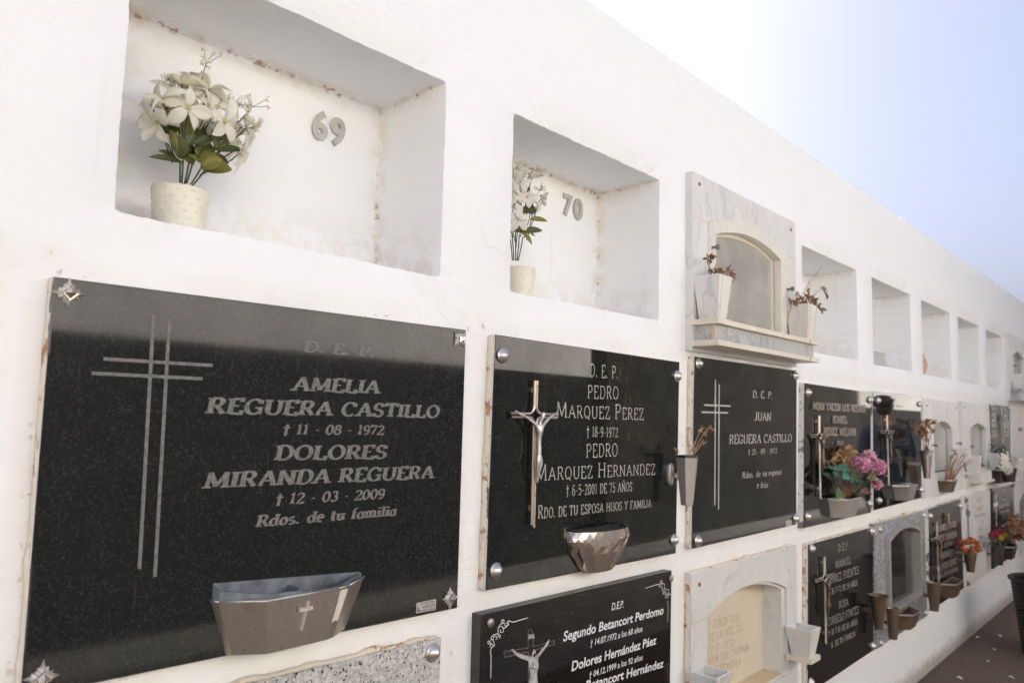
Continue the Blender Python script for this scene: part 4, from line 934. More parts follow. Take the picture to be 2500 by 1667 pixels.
# flowers behind the glass
bq = thing('artificial_bouquet', (2.12, .06, 1.50), 'pink flowers with green leaves standing behind the hazy glass of the marble front', 'bouquet', 'artificial flower bouquets')
rnd = random.Random(3)
for k_ in range(14):
    a_ = c3((rnd.uniform(445, 630), rnd.uniform(880, 990)), rnd.uniform(.035, .07)); part('stem', 'stem', bq, lambda mb: mb.tube([(2.12, .07, 1.5), a_], .0015, 5)); flower_obj(bq, a_, (rnd.uniform(-.6, .2), -1, .3), .032, 'pink_petal', 6, .4, .6, False)
for k_ in range(12):
    th = rnd.uniform(0, 6.28); leaf_obj(bq, (2.12, .06, 1.51), c3((rnd.uniform(470, 600), rnd.uniform(960, 1040)), .06), .026, 'leaf')

# ---- bouquets in the open niches
def bouquet(name, base, label, C, flowers, leaves, stems, sprigs, y_mid, pot_z, fm='petal'):
    t = thing(name, base, label, 'bouquet', 'artificial flower bouquets')
    for l in stems: part('stem', 'stem', t, lambda mb: mb.tube([C(l[0], l[2]), C(((l[0][0]+l[1][0])/2+2, (l[0][1]+l[1][1])/2), l[2]), C(l[1], y_mid)], .0014, 6), True)
    for (a_, b_, W, dy) in leaves: leaf_obj(t, C(a_, y_mid+dy*.5), C(b_, y_mid+dy), W)
    for (p, n_, R, dy, op, pt) in flowers:
        c = C(p, y_mid+dy); part('flower_stalk', 'stem', t, lambda mb: mb.tube([Vector((c.x*.35+base[0]*.65, y_mid, pot_z+(c.z-pot_z)*.45)), c.lerp(Vector((base[0], y_mid, c.z)), .12)-Vector((0, 0, .012)), c], .0011, 5), True)
        flower_obj(t, c, n_, R*.90, fm, pt, op, .60, True)
    for (a_, b_, sp_, n_, dy) in sprigs:
        m1_ = MB(); m2_ = MB(); sprig(m1_, m2_, C(a_, y_mid+dy), C(b_, y_mid+dy), sp_, n_); m1_.build('sprig_stalk', 'stem', t); m2_.build('sprig_buds', 'sprig', t)
    return t
dot_pot(.131, .10, NZ0, 1.573, .038, .0435, 'cream dimpled pot with a scalloped rim in the first niche')
YM = .10
V = lambda *a: a
bouquet('artificial_bouquet', (.131, YM, 1.57), 'large cream lily bouquet with olive leaves in the first niche', f69,
  [((500, 515), V(-.25, -1, -.1), .037, -.035, .45, 5), ((300, 450), V(-.8, -.6, .1), .036, -.02, .5, 5), ((385, 400), V(-.3, -.7, .6), .034, .02, .5, 5), ((270, 620), V(-.9, -.3, -.7), .036, -.01, .75, 5), ((452, 335), V(-.2, .2, 1), .034, 0, .65, 5),
   ((660, 375), V(.2, .1, 1), .040, -.01, .5, 5), ((655, 500), V(.4, -.8, .3), .036, -.02, .55, 5), ((775, 625), V(.35, -.9, -.2), .038, -.035, .35, 5), ((930, 590), V(1, -.3, .2), .036, 0, .6, 5), ((985, 660), V(1, -.2, -.5), .032, .01, .6, 5),
   ((880, 870), V(.9, -.5, -.35), .036, -.02, .55, 5), ((800, 800), V(.3, -.6, -.2), .028, .02, .55, 5), ((620, 640), V(.1, -.9, .1), .028, .03, .5, 5), ((420, 500), V(-.5, -.8, .2), .030, .0, .6, 5), ((560, 560), V(.1, -1, .2), .028, .01, .6, 5), ((340, 540), V(-.6, -.8, .0), .030, .005, .5, 5), ((560, 430), V(.0, -.9, .5), .032, .01, .5, 5), ((725, 505), V(.3, -.8, .4), .030, .0, .6, 5), ((850, 700), V(.6, -.8, -.2), .028, .01, .6, 5), ((930, 790), V(.9, -.4, -.4), .028, .0, .6, 5), ((230, 520), V(-1, -.2, 0), .030, .01, .6, 5), ((540, 310), V(0, .1, 1), .028, .02, .6, 5)],
  [((450, 905), (455, 735), .026, -.04), ((430, 900), (385, 670), .022, -.01), ((455, 930), (220, 862), .013, -.02), ((410, 900), (282, 826), .012, 0), ((465, 760), (520, 530), .026, .0), ((480, 800), (558, 705), .020, -.02),
   ((560, 800), (690, 725), .020, -.02), ((580, 780), (560, 600), .024, .01), ((600, 930), (640, 740), .034, 0), ((580, 925), (770, 880), .022, -.02), ((600, 975), (755, 900), .030, -.045), ((610, 985), (835, 960), .034, -.03), ((720, 840), (930, 815), .015, -.03), ((720, 838), (688, 715), .016, -.02),
   ((720, 800), (760, 680), .030, .01), ((700, 830), (800, 780), .02, .02), ((400, 700), (240, 672), .022, .01), ((400, 720), (300, 620), .03, .015), ((520, 900), (500, 780), .03, .02), ((540, 950), (440, 850), .022, .01), ((490, 865), (582, 908), .010, -.045), ((560, 900), (700, 960), .03, .02), ((700, 900), (820, 925), .02, .0), ((540, 740), (600, 640), .03, .03), ((640, 760), (700, 660), .03, .03)],
  [((435, 1105), (438, 925), .098), ((450, 1105), (460, 910), .102), ((470, 1105), (505, 930), .10), ((480, 1108), (530, 950), .104), ((512, 1112), (592, 985), .098), ((525, 1118), (625, 995), .10)],
  [((600, 340), (640, 160), .020, 7, 0), ((400, 400), (350, 300), .014, 7, .01), ((400, 620), (330, 500), .022, 10, -.01), ((700, 560), (760, 440), .018, 7, .01), ((800, 620), (860, 480), .022, 9, .01), ((900, 600), (1000, 500), .024, 8, .0), ((830, 760), (920, 650), .018, 8, -.01), ((560, 460), (540, 380), .02, 6, .02), ((640, 620), (690, 630), .012, 4, .0)], YM, 1.57)
dot_pot(.936, .10, NZ0, 1.575, .035, .041, 'cream dimpled pot half hidden by the edge of the second niche')
bouquet('artificial_bouquet', (.936, YM, 1.575), 'cream lily bouquet half hidden by the edge of the second niche', f70,
  [((285, 693), V(-.35, -1, 0), .036, -.02, .25, 5), ((385, 455), V(-.3, -1, .1), .034, -.01, .35, 5), ((315, 290), V(-.5, -.8, .4), .034, 0, .5, 5), ((468, 495), V(.2, -.9, 0), .029, 0, .45, 5), ((545, 470), V(1, -.3, 0), .024, .01, .6, 5),
   ((440, 245), V(.1, -.1, 1), .031, .01, .6, 5), ((200, 380), V(-.6, -.8, .2), .034, .0, .5, 5), ((180, 560), V(-.7, -.7, .1), .034, .0, .5, 5), ((250, 250), V(-.3, -.5, .8), .03, .02, .5, 5), ((470, 585), V(.5, -.7, -.4), .026, .02, .5, 5), ((120, 450), V(-1, -.3, .1), .034, .0, .6, 5)],
  [((420, 700), (635, 690), .016, -.02), ((320, 840), (583, 785), .019, -.02), ((180, 810), (400, 810), .024, -.01), ((330, 845), (458, 958), .020, -.03), ((330, 620), (480, 570), .024, 0), ((220, 850), (120, 700), .028, 0), ((300, 600), (250, 440), .026, .02), ((380, 400), (370, 300), .022, .02), ((200, 860), (40, 800), .022, 0), ((430, 640), (460, 520), .022, .02), ((260, 560), (200, 460), .03, .02), ((430, 860), (485, 872), .008, 0)],
  [((245, 1148), (225, 860), .10), ((265, 1148), (262, 855), .10), ((280, 1148), (305, 860), .10), ((292, 1148), (345, 890), .10), ((230, 1148), (200, 860), .10)],
  [((230, 260), (245, 150), .018, 9, 0), ((500, 230), (545, 160), .014, 8, 0), ((190, 420), (220, 400), .018, 9, 0), ((500, 420), (545, 375), .013, 8, 0), ((380, 240), (360, 180), .014, 6, 0), ((300, 200), (300, 140), .014, 8, 0.01)], YM, 1.575, 'petal_white')

# ---- things in the further niches
def clump(name, c, label, fm, lm, n=7, R=.03, sp_=.04, cat='bouquet', group='artificial flower bouquets', z0=None, seed=1, petals=6, nl=8):
    rd = random.Random(seed); c = Vector(c); t = thing(name, (c.x, c.y, z0 if z0 else c.z-sp_), label, cat, group)
    for k_ in range(n):
        d = Vector((rd.gauss(0, 1), rd.gauss(0, 1), rd.gauss(0, .8))).normalized()*sp_*rd.uniform(.4, 1); flower_obj(t, c+d, d+Vector((-.3, -.5, .2)), R*rd.uniform(.8, 1.2), fm, petals, .4, .6, False)
    for k_ in range(nl):
        d = Vector((rd.gauss(0, 1), rd.gauss(0, 1), rd.gauss(-.3, .6))).normalized()*sp_*1.3; leaf_obj(t, c-Vector((0, 0, sp_*.5)), c+d, R*.8, lm)
    if z0 is not None:
        for k_ in range(3): part('stem', 'stem', t, lambda mb: mb.tube([(c.x+.006*k_, c.y, z0), (c.x+.012*(k_-1), c.y, c.z)], .0016, 5))
    return t
clump('artificial_bouquet', (3.37, .08, 1.66), 'pale lilies leaning out of the fourth open niche', 'petal_white', 'leaf', 5, .035, .035, z0=1.565, seed=4)
t = thing('marble_block', (3.35, .07, NZ0), 'small grey marble block at the left of the niche with pale lilies', 'marble block'); part('body', 'grey_marble', t, lambda mb: mb.box((3.24, .02, NZ0), (3.44, .13, 1.562)), bev=.002)
t = thing('clay_vase', (4.14, .06, NZ0), 'pinkish clay vase at the left edge of a niche', 'vase'); part('body', 'terracotta', t, lambda mb: mb.lathe((4.125, .06, NZ0), [(.0001, 0), (.032, 0), (.042, .02), (.050, .06), (.044, .09), (.034, .105), (.036, .118), (.030, .118), (.026, .10), (.0001, .09)], 24), 'auto')
clump('artificial_bouquet', (4.93, .07, 1.66), 'dark red and green bouquet at the edge of the sixth open niche', 'red_petal', 'leaf_green', 5, .025, .03, z0=NZ0, seed=6)
clump('artificial_bouquet', (5.74, .08, 1.70), 'small yellowish white bouquet in the last open niche', 'petal', 'leaf', 7, .03, .045, z0=NZ0, seed=8)

# ---- slab 72
s72 = slab('gravestone', [(2.327, .857), (3.048, .856), (3.082, 1.364), (2.352, 1.371)], 'dusty_granite', 'black slab with raised metal lettering and a slim crucifix, behind the pink artificial flowers')
mb = MB(); k = dict(thick=.16, thin=.07, serif=.06, gap=.06, dep=.004)
for s_, l, r, h, h1 in [('AQUI YACEN LOS RESTOS', (1080, 500), (1460, 523), 52, 50), ('ISABEL', (1228, 600), (1330, 602), 54, 52), ('PEREZ MELIAN', (1160, 687), (1390, 690), 56, 54), ('1974', (1258, 762), (1303, 762), 36, 36), ('CCS', (1158, 922), (1250, 918), 52, 50)]:
    tline(mb, c8, s_, l, r, h, -T-.010, h1, **k)
mb.build('raised_lettering', 'bright_letter', s72, fix=False)
studs(s72, [xz(c8(p, -T)) for p in ((1040, 380), (1488, 432), (1487, 1182), (1036, 1272))])
q = c8((1113, 690), -T); crucifix(s72, q.x-.008, q.z, s=.98, sx=1.15, fig='figure_bronze', rodmat='bright_letter')
def trough(name, L, F1, F2, R, zt, bL, bF1, bF2, bR, zb, mat, label, rim='steel'):
    t = thing(name, ((L+R)/2, -T, zb), label, 'flower trough', 'metal flower troughs fixed to the gravestones')
    e = -.034; tp = [(L, -T), F1, F2, (R, -T)]; bt = [(bL, -T), bF1, bF2, (bR, -T)]
    open_vessel(t, (tp, zt), (bt, zb), mat, .003, .02, rim); part('soil', 'soil', t, lambda mb: mb.add([(p[0], p[1]*.93-.001, zt-.014) for p in tp], [(0, 1, 2, 3)])); return t
trough('flower_trough', 2.560, (2.607, -.085), (2.740, -.085), 2.790, .945, 2.585, (2.615, -.070), (2.715, -.070), 2.752, .874, 'brushed_light', 'pale steel flower trough holding the pink and green artificial flowers')
def pd(x, y_, yy=-.07): return d2((x, y_), yy)
fl = thing('artificial_bouquet', (2.67, -.06, .94), 'pink pompom blooms with teal leaves and brown dead flowers in the pale trough', 'bouquet', 'artificial flower bouquets')
def pompom(parent, c, R, mat, n=70, name='pompom_flower', seed=1, W=.42):
    rd = random.Random(seed); mb = MB(); c = Vector(c)
    for k_ in range(n):
        d = Vector((rd.gauss(0, 1), rd.gauss(0, 1), rd.gauss(0, 1))).normalized(); u_ = Vector((rd.gauss(0, 1), rd.gauss(0, 1), rd.gauss(0, 1))); vs, fs = petal_v(c+d*R*.45, d, u_, R*rd.uniform(.5, .62), R*W, .9, .5, 3, 1); mb.add(vs, fs)
    o = mb.build(name, mat, parent, True, fix=False); part('flower_core', mat, o, lambda m_: m_.lathe(c, [(.0001, -R*.6), (R*.5, -R*.35), (R*.62, 0), (R*.5, R*.35), (.0001, R*.6)], 10), True); return o
for i, (x, y_, R, yy) in enumerate([(665, 850, .036, -.085), (720, 930, .042, -.11), (620, 915, .034, -.10), (555, 890, .026, -.075), (765, 940, .034, -.13), (745, 1100, .026, -.12)]):
    pompom(fl, pd(x, y_, yy), R, 'pink_petal', 70, seed=i)
    part('stem', 'stem', fl, lambda mb: mb.tube([pd(500, 1235, -.06), pd((x+500)/2+10, (y_+1235)/2+20, yy), pd(x, y_, yy)], .0016, 5), True)
for a_, b_, W, mat, yy in [((500, 960), (365, 935), .030, 'leaf_teal', -.08), ((370, 1070), (340, 985), .036, 'leaf_teal', -.09), ((420, 1050), (490, 985), .036, 'leaf_teal', -.10), ((360, 1120), (265, 985), .042, 'leaf_green', -.06), ((500, 1050), (640, 1020), .055, 'leaf_green', -.10), ((660, 1050), (800, 1010), .034, 'leaf', -.12), ((500, 1080), (610, 1105), .024, 'leaf_teal', -.11), ((360, 1240), (400, 1130), .034, 'leaf_green', -.09), ((350, 1230), (315, 1160), .034, 'leaf_green', -.07), ((370, 1230), (470, 1180), .026, 'leaf', -.09), ((590, 1190), (710, 1140), .026, 'dry_dark', -.11), ((280, 945), (370, 960), .02, 'leaf_teal', -.06)]:
    leaf_obj(fl, pd(*a_, yy), pd(*b_, yy), W, mat)
for i, (x, y_, R) in enumerate([(455, 810, .030), (490, 800, .026), (370, 840, .016), (335, 880, .014), (480, 900, .022), (430, 850, .02), (400, 800, .014)]):
    c = pd(x, y_, -.05); part('stem', 'dry', fl, lambda mb: mb.tube([pd(450+i*14, 1235, -.06), pd((x+450+i*14)/2-5, (y_+1235)/2, -.055), c], .0014, 5), True)
    mb = MB(); rd = random.Random(i)
    for k_ in range(9):
        d = Vector((rd.gauss(0, 1), rd.gauss(0, 1), rd.gauss(.3, 1))).normalized(); vs, fs = petal_v(c, d, (rd.random(), rd.random(), 1), R*1.3, R*.7, rd.uniform(-.6, 1), .4, 4, 1); mb.add(vs, fs)
    mb.build('dead_flower', 'straw', fl, True, fix=False)
for i in range(16): part('dry_twig', 'dry', fl, lambda mb: mb.tube([pd(380+i*12, 1240, -.06), pd(410+i*9, 1160+random.randint(-20, 20), -.06-.002*i), pd(440+i*7+random.randint(-20, 20), 1090+random.randint(-30, 30), -.06)], .0012, 4), True)

# ---- slab 73
s73 = slab('gravestone', [(3.088, .862), (3.817, .869), (3.857, 1.376), (3.112, 1.370)], 'fine_granite', 'mirror-like black slab with faint grey lettering and a small crucifix, right of the pink flowers')
mb = MB(); k = dict(thick=.09, thin=.06, serif=.05, gap=.08)
for s_, l, r, h in [('D.E.P.', (935, 368), (1000, 372), 22), ('FAMILIA', (920, 572), (1028, 570), 58), ('CORUJO CEJAS', (890, 738), (1060, 722), 56), ('Rdo. DE TU FAMILIA', (858, 906), (1090, 875), 50)]: tline(mb, d2, s_, l, r, h, YI, **k)
mb.build('inscription', 'etched_faint', s73, fix=False)
studs(s73, [xz(d2(p, -T)) for p in ((757, 304), (1153, 339), (1170, 1160), (768, 1260))], sc_=.9)
q = d2((826, 604), -T); crucifix(s73, q.x, q.z, s=1., sx=1.2, fig='figure_bronze')
trough('flower_trough', 3.350, (3.384, -.085), (3.520, -.085), 3.570, .955, 3.38, (3.40, -.070), (3.49, -.070), 3.53, .886, 'steel', 'empty polished steel flower trough on the mirror-like black slab')
def rpx(C, wpx, x, y): return wpx/C.a[2]/FPX*(Vector((x, y, 1.2))-CAM).dot(fw)/2
def vase_at(kind, C, pc, ptop, pbot, wtop, wbot, y, mat, label, **k):
    q = C(pc, y); x = q.x; z1 = C(ptop, y).z; z0 = C(pbot, y).z; r1 = rpx(C, wtop, x, y); r0 = rpx(C, wbot, x, y)
    return lathevase('wall_vase', x, y, z0, z1, r0, r1, mat, label, flare=kind), (x, y, z1, r1)
v, v73 = vase_at(True, d3, (240, 800), (240, 783), (235, 1050), 130, 55, -.075, 'chrome', 'flared dark chrome vase with orange-brown dried flowers, between mirror-like slab and arched marble front')
def p6(x, y_, yy=-.075): return d3((x, y_), yy)
dry_bunch('dried_flowers', (v73[0], v73[1], v73[2]), 'orange-brown dried flower heads on long stalks in the flared chrome vase',
    [[p6(225, 785), p6(215, 680), p6(205, 600)], [p6(235, 785), p6(232, 650), p6(230, 520)], [p6(250, 785), p6(270, 640), p6(300, 520)], [p6(245, 785), p6(280, 650), p6(330, 508)], [p6(240, 785), p6(240, 700), p6(262, 530)]], 'dry',
    [(p6(205, 590), .036), (p6(220, 620), .030), (p6(260, 530), .032), (p6(225, 515), .026), (p6(300, 590), .018), (p6(320, 508), .018), (p6(235, 680), .016), (p6(190, 575), .03), (p6(245, 765), .02)], 'dry', .0014, hn=14)

# ---- marble arches
m74 = marble_front('marble_niche_front', (3.890, 4.640, .862, 1.366), (4.065, 4.450, .985, 1.213, 1.252), 'white marble arched grave front directly right of the mirror-like black slab', (4.02, 4.50, .985, 1.245, 1.294), trim='white_marble', pane='cloudy_glass', knobs=((4.03, 1.126), (4.56, 1.130)), plate_bolts=((3.96, 1.33), (4.59, 1.33)), frame='grey_marble')
trough('flower_trough', 4.120, (4.170, -.085), (4.270, -.085), 4.320, .943, 4.15, (4.175, -.070), (4.24, -.070), 4.285, .878, 'bronze', 'bronze flower trough with bare reddish twigs on the first arched marble front')
st = []
for i in range(26):
    x0 = 420+i*3.3; x1 = 440+i*9.5+random.randint(-15, 15); st.append([p6(x0, 1070, -.06), p6((x0+x1)/2-10+random.randint(-12, 12), 930+random.randint(-20, 20), -.065), p6(x1+10, 870-random.randint(0, 110)+(i > 20)*60, -.07-.002*i)])
dry_bunch('dried_flowers', (4.2, -.06, .94), 'tangle of bare reddish brown twigs in the bronze trough', st, 'dry_dark', [(p6(530+random.randint(-60, 110), 790+random.randint(-30, 60), -.08), .012) for _ in range(9)], 'dry', .0017)
m75 = marble_front('marble_niche_front', (4.715, 5.480, .865, 1.374), (4.890, 5.345, .980, 1.214, 1.247), 'white marble arched grave front carrying two marble vases and a marble box', (4.84, 5.40, .980, 1.245, 1.285), trim='white_marble', pane='cloudy_glass', knobs=((4.865, 1.109), (5.43, 1.112)), frame='grey_marble', plate_bolts=((4.78, 1.34), (5.43, 1.34)))
part('stone_box', 'white_marble', m75, lambda mb: (mb.box((4.86, -.078, .905), (5.17, -T*.98, .912)), mb.box((4.86, -.078, .912), (5.17, -.071, .957)), mb.box((4.86, -.071, .912), (4.868, -T, .957)), mb.box((5.162, -.071, .912), (5.17, -T, .957))), bev=.001)
part('box_ledge', 'cream_marble', m75, lambda mb: mb.box((4.84, -.088, .889), (5.20, -T*.98, .9045)), bev=.001)
marble_vase(4.755, -.060, .962, 1.058, .026, .040, 'marble vase on a foot at the left of the marble box', True)
marble_vase(5.395, -.060, .966, 1.060, .026, .040, 'marble vase on a foot at the right of the marble box', True)

# ---- two-column slab
s76 = slab('gravestone', [(5.500, .858), (6.130, .850), (6.185, 1.380), (5.500, 1.377)], 'green_granite', 'greenish black slab with two columns of white lettering around a central crucifix', edge='green_granite')
mb = MB(); k = dict(thick=.2, thin=.09, serif=.05, gap=.05)
for s_, l, r, h in [('D.E.P.', (865, 395), (910, 396), 26), ('JOSE', (868, 458), (908, 458), 34), ('ANGEL', (868, 510), (910, 510), 34), ('DIAZ', (870, 558), (912, 558), 34), ('5-8-75', (868, 618), (920, 618), 28), ('68 AÑOS', (865, 655), (925, 653), 26),
    ('D.E.P.', (985, 402), (1028, 402), 26), ('ANA', (988, 464), (1022, 464), 34), ('MARIA', (988, 512), (1030, 512), 34), ('MORALES', (985, 558), (1035, 558), 34), ('5-5-9', (990, 615), (1030, 615), 26), ('90 AÑOS', (988, 650), (1038, 648), 26)]: tline(mb, d3, s_, l, r, h, YI, **k)
mb.build('inscription', 'white_print', s76, fix=False)
studs(s76, [xz(d3(p, -T)) for p in ((862, 352), (1030, 378))], sc_=.9)
q = d3((950, 455), -T); crucifix(s76, q.x, q.z, s=.85, sx=.9, rodmat='steel')
t = thing('flower_pot', (5.62, -.07, .868), 'dark tapering pot with white flowers under the two-column slab', 'flower pot'); part('body', 'dark_pot', t, lambda mb: mb.lathe((5.62, -.085, .868), [(.0001, 0), (.042, 0), (.055, .082), (.058, .084), (.058, .092), (.050, .092), (.0001, .08)], 20), 'auto')
part('bracket', 'dark_metal', t, lambda mb: mb.box((5.56, -.085, .862), (5.68, -T, .868)))
t = thing('wall_trough', (5.45, -.06, .862), 'dark box trough behind the marble vase, left of the white-flowered pot', 'flower trough'); part('body', 'dark_pot', t, lambda mb: mb.box((5.44, -.075, .862), (5.545, -T, .945)), bev=.003)
wf = thing('artificial_bouquet', (5.62, -.085, .96), 'big bouquet of white blossoms and dark foliage in the dark pot', 'bouquet', 'artificial flower bouquets')
rd = random.Random(11)
for i in range(26):
    x, y_ = rd.uniform(960, 1140), rd.uniform(800, 960); q = p6(x, y_, rd.uniform(-.14, -.06)); flower_obj(wf, q, (rd.uniform(-1, .2), -rd.random(), rd.uniform(-.3, .6)), .026, 'petal_white', 5, .3, .6, False)
for i in range(46):
    x, y_ = rd.uniform(930, 1130), rd.uniform(690, 980)
    if y_ < 780: x = 970+rd.uniform(-35, 45)
    q = p6(x, y_, rd.uniform(-.12, -.05)); leaf_obj(wf, p6(1000, 950, -.085).lerp(q, .5), q, .022, 'leaf_green')
for x, y_ in ((990, 930), (970, 900), (1010, 965)): pompom(wf, p6(x, y_, -.10), .040, 'petal_white', 34, 'rose_bloom', W=.8)
# ---- further marble panels
m77 = slab('gravestone', [(6.215, .850), (7.35, .850), (7.35, 1.380), (6.225, 1.385)], 'white_marble', 'plain white marble slab at the right edge of the middle row', edge='white_marble')
mb = MB()
for x in (6.5, 6.55, 6.62): mb.box((x, -T-.004, 1.20), (x+.02, -T, 1.23))
mb.build('emblem', 'dark_letter', m77)
m87 = marble_front('marble_niche_front', (6.215, 7.0, 1.425, 1.925), (6.38, 6.82, 1.54, 1.775, 1.812), 'narrow looking marble arched niche front at the far right of the top row', (6.33, 6.87, 1.54, 1.80, 1.85), trim='white_marble', pane='cloudy_glass', knobs=((6.36, 1.69),), frame='grey_marble')
part('shelf', 'grey_marble', m87, lambda mb: (mb.box((6.22, -.095, 1.50), (6.99, -T*.98, 1.513)), mb.box((6.25, -.08, 1.44), (6.96, -T*.98, 1.4995)), mb.box((6.22, -.095, 1.425), (6.99, -T*.98, 1.4395))), bev=.001)
marble_vase(6.33, -.06, 1.514, 1.625, .028, .045, 'grey marble vase on the shelf at the far right of the top row')

# ---- lower row
a71 = thing('marble_tomb_front', (1.9, 0, .30), 'marble tomb front with a deep arched recess and worn ochre engraved letters inside', 'niche front', 'marble niche fronts')
part('front_panel', ['white_marble', 'painted_edge'], a71, lambda mb: holed(mb, (1.539, 2.260, .300, .806), arch(1.628, 2.178, .394, .674, .727), -T, 0), bev=.001)
part('lining', 'white_marble', a71, lambda mb: holed(mb, None, arch(1.634, 2.152, .3985, .672, .720), -.013, .0565, outer=arch(1.6285, 2.1775, .3945, .6735, .7265)))
part('back_panel', 'tan_marble', a71, lambda mb: mb.prism(arch(1.63, 2.16, .396, .673, .722), .0525, .0560))
part('recess_floor', 'ochre_marble', a71, lambda mb: mb.box((1.636, -.014, .3987), (2.150, .052, .4015)))
for q in ((1.541, 1.6275, .674), (2.1785, 2.258, .674), (2.165, 2.258, .384)): part('panel_joint', 'ochre_marble', a71, lambda mb: mb.box((q[0], -T-.0006, q[2]-.0008), (q[1], -T+.001, q[2]+.0008)))
mb = MB(); k = dict(thick=.085, thin=.07, serif=.0, gap=.16)
for s_, l, r, h in [('O SEÑOR DON', (355, 1035), (665, 955), 82), ('DE LA HOZ GIL', (362, 1165), (708, 1040), 78), ('17-7-1972', (350, 1285), (618, 1190), 72), ('MARIA DEL CARMEN', (310, 1405), (762, 1240), 74), ('REGUERA', (440, 1470), (685, 1385), 72), ('1902', (520, 1572), (618, 1535), 60)]:
    tline(mb, d1, s_, l, r, h, .0519, **k)
mb.build('engraved_letters', 'ochre_letter', a71, fix=False)
mb = MB(); mb.add([d1(p, -T-.001) for p in ((1180, 392), (1235, 350), (1238, 262), (1184, 285))], [(0, 1, 2, 3)]); mb.build('corner_patch', 'cream_marble', a71)
mb = MB(); font_mesh(mb, 'O', xz(d1((765, 525), -T)), xz(d1((805, 512), -T)), .030, -T-.0006); mb.build('faded_numeral', 'yellow_letter', a71, fix=False)
put('bolt', shared('rust_bolt', lambda mb: mb.lathe((0, 0, 0), [(.006, 0), (.006, .002), (.0001, .003)], 10, 'y'), 'rust'), a71, d1((272, 592), -T))
marble_vase(2.208, -.062, .462, .551, .028, .043, 'empty square marble vase on a foot at the right side of the recessed tomb front', True)
marble_vase(1.567, -.062, .462, .551, .028, .043, 'empty square marble vase at the left side of the recessed tomb front', True)

mortar(a71, (1.541, .8062), (2.258, .8062), 7, .006, .001)
mortar(a71, (1.5385, .31), (1.5385, .80), 8, .002, .0004)
mn = slab('gravestone', [(2.345, .290), (3.045, .294), (3.072, .794), (2.367, .796)], 'black_granite', 'dull black lower-row slab with thin silver lettering for two people and a slim crucifix')
mb = MB(); k = dict(thick=.085, thin=.06, serif=.06, gap=.08)
for s_, l, r, h, h1, kw in [('D.E.P.', (425, 490), (512, 468), 60, 56, {}), ('MANUEL', (403, 628), (528, 585), 62, 58, {}), ('SUAREZ FUENTES', (332, 762), (594, 668), 66, 60, {}), ('† 26-7-72 DE 59 AÑOS', (346, 848), (583, 765), 46, 44, {'thick': .13}), ('ROSA', (430, 958), (508, 925), 60, 56, {}), ('CURBELO FONTES', (337, 1102), (593, 992), 66, 60, {}), ('† 10-7-01 DE 85 AÑOS', (346, 1184), (583, 1084), 46, 44, {'thick': .13}), ('R. DE TU FAMILIA', (368, 1280), (565, 1180), 46, 44, {'thick': .13})]:
    kk = dict(k); kk.update(kw); tline(mb, d5, s_, l, r, h, YI, h1, **kk)
mb.build('inscription', 'etched_light', mn, fix=False)
studs(mn, [xz(d5(p, -T)) for p in ((204, 466), (697, 325), (706, 1264), (196, 1562))])
q = d5((292, 700), -T); crucifix(mn, q.x, q.z, s=1., sx=1.2, fig='figure_bronze', rodmat='bright_letter')

mortar(mn, (2.367, .7965), (3.070, .7945), 9, .006, .001)
mortar(mn, (2.345, .30), (2.3665, .79), 10, .002, .0004)
gr = thing('granite_tomb_front', (3.46, 0, .29), 'speckled grey granite tomb front with an arched steel-framed window', 'niche front')
part('front_panel', ['grey_granite'], gr, lambda mb: holed(mb, (3.090, 3.860, .292, .805), arch(3.225, 3.725, .405, .728, .768), -T, 0), bev=.001)
part('window_frame', 'steel', gr, lambda mb: holed(mb, None, arch(3.243, 3.707, .421, .716, .753), -T-.020, .004, outer=arch(3.2255, 3.7245, .4055, .7275, .7675)), bev=.002)
part('glass_pane', 'clear_glass', gr, lambda mb: mb.prism(arch(3.24, 3.71, .418, .718, .755), -.006, -.003))
part('back_panel', 'mossy_stone', gr, lambda mb: mb.prism(arch(3.226, 3.724, .406, .727, .767), .040, .044))
studs(gr, [xz(d5(p, -T)) for p in ((765, 310), (1122, 193), (1137, 995), (772, 1240))], sc_=.8)
clump('artificial_bouquet', (3.36, .02, .60), 'faint pink blooms behind the arched window of the grey granite front', 'pink_petal', 'leaf_green', 3, .018, .02, seed=3, nl=2)
trough('flower_trough', 3.340, (3.390, -.085), (3.500, -.085), 3.560, .388, 3.36, (3.385, -.070), (3.475, -.070), 3.52, .322, 'bronze', 'bronze flower trough with a pale rim below the arched granite window')
v, _ = vase_at(True, d5, (754, 870), (754, 848), (750, 1130), 150, 60, -.080, 'bronze', 'flared bronze vase between the dull black slab and the grey granite front')
v, _ = vase_at(False, d5, (868, 960), (868, 950), (872, 1205), 98, 62, -.085, 'bronze', 'plain straight bronze vase just left of the granite front trough')

mortar(gr, (3.09, .8053), (3.86, .8053), 11, .005, .001)
ca = slab('gravestone', [(3.912, .306), (4.620, .313), (4.610, .813), (3.941, .805)], 'fine_granite', 'shiny black slab with large raised letters and a crucifix, right of the grey granite front')
mb = MB(); k = dict(thick=.17, thin=.08, serif=.05, gap=.06, dep=.004)
for s_, l, r, h in [('CARMEN ESTHER', (262, 455), (410, 405), 46), ('PEREZ CABRERA', (262, 530), (414, 482), 44), ('1-8-78', (300, 578), (382, 545), 30), ('RAMON', (298, 655), (385, 620), 46), ('CABRERA LEMES', (270, 745), (414, 682), 44), ('† 8-2-79 A LOS 82', (270, 803), (420, 733), 28)]: tline(mb, d4, s_, l, r, h, -T-.010, **k)
mb.build('raised_lettering', 'bright_letter', ca, fix=False)
studs(ca, [xz(d4(p, -T)) for p in ((212, 330), (435, 257))])
q = d4((252, 490), -T); crucifix(ca, q.x, q.z, s=1.05, sx=1.4, fig='figure_bronze')
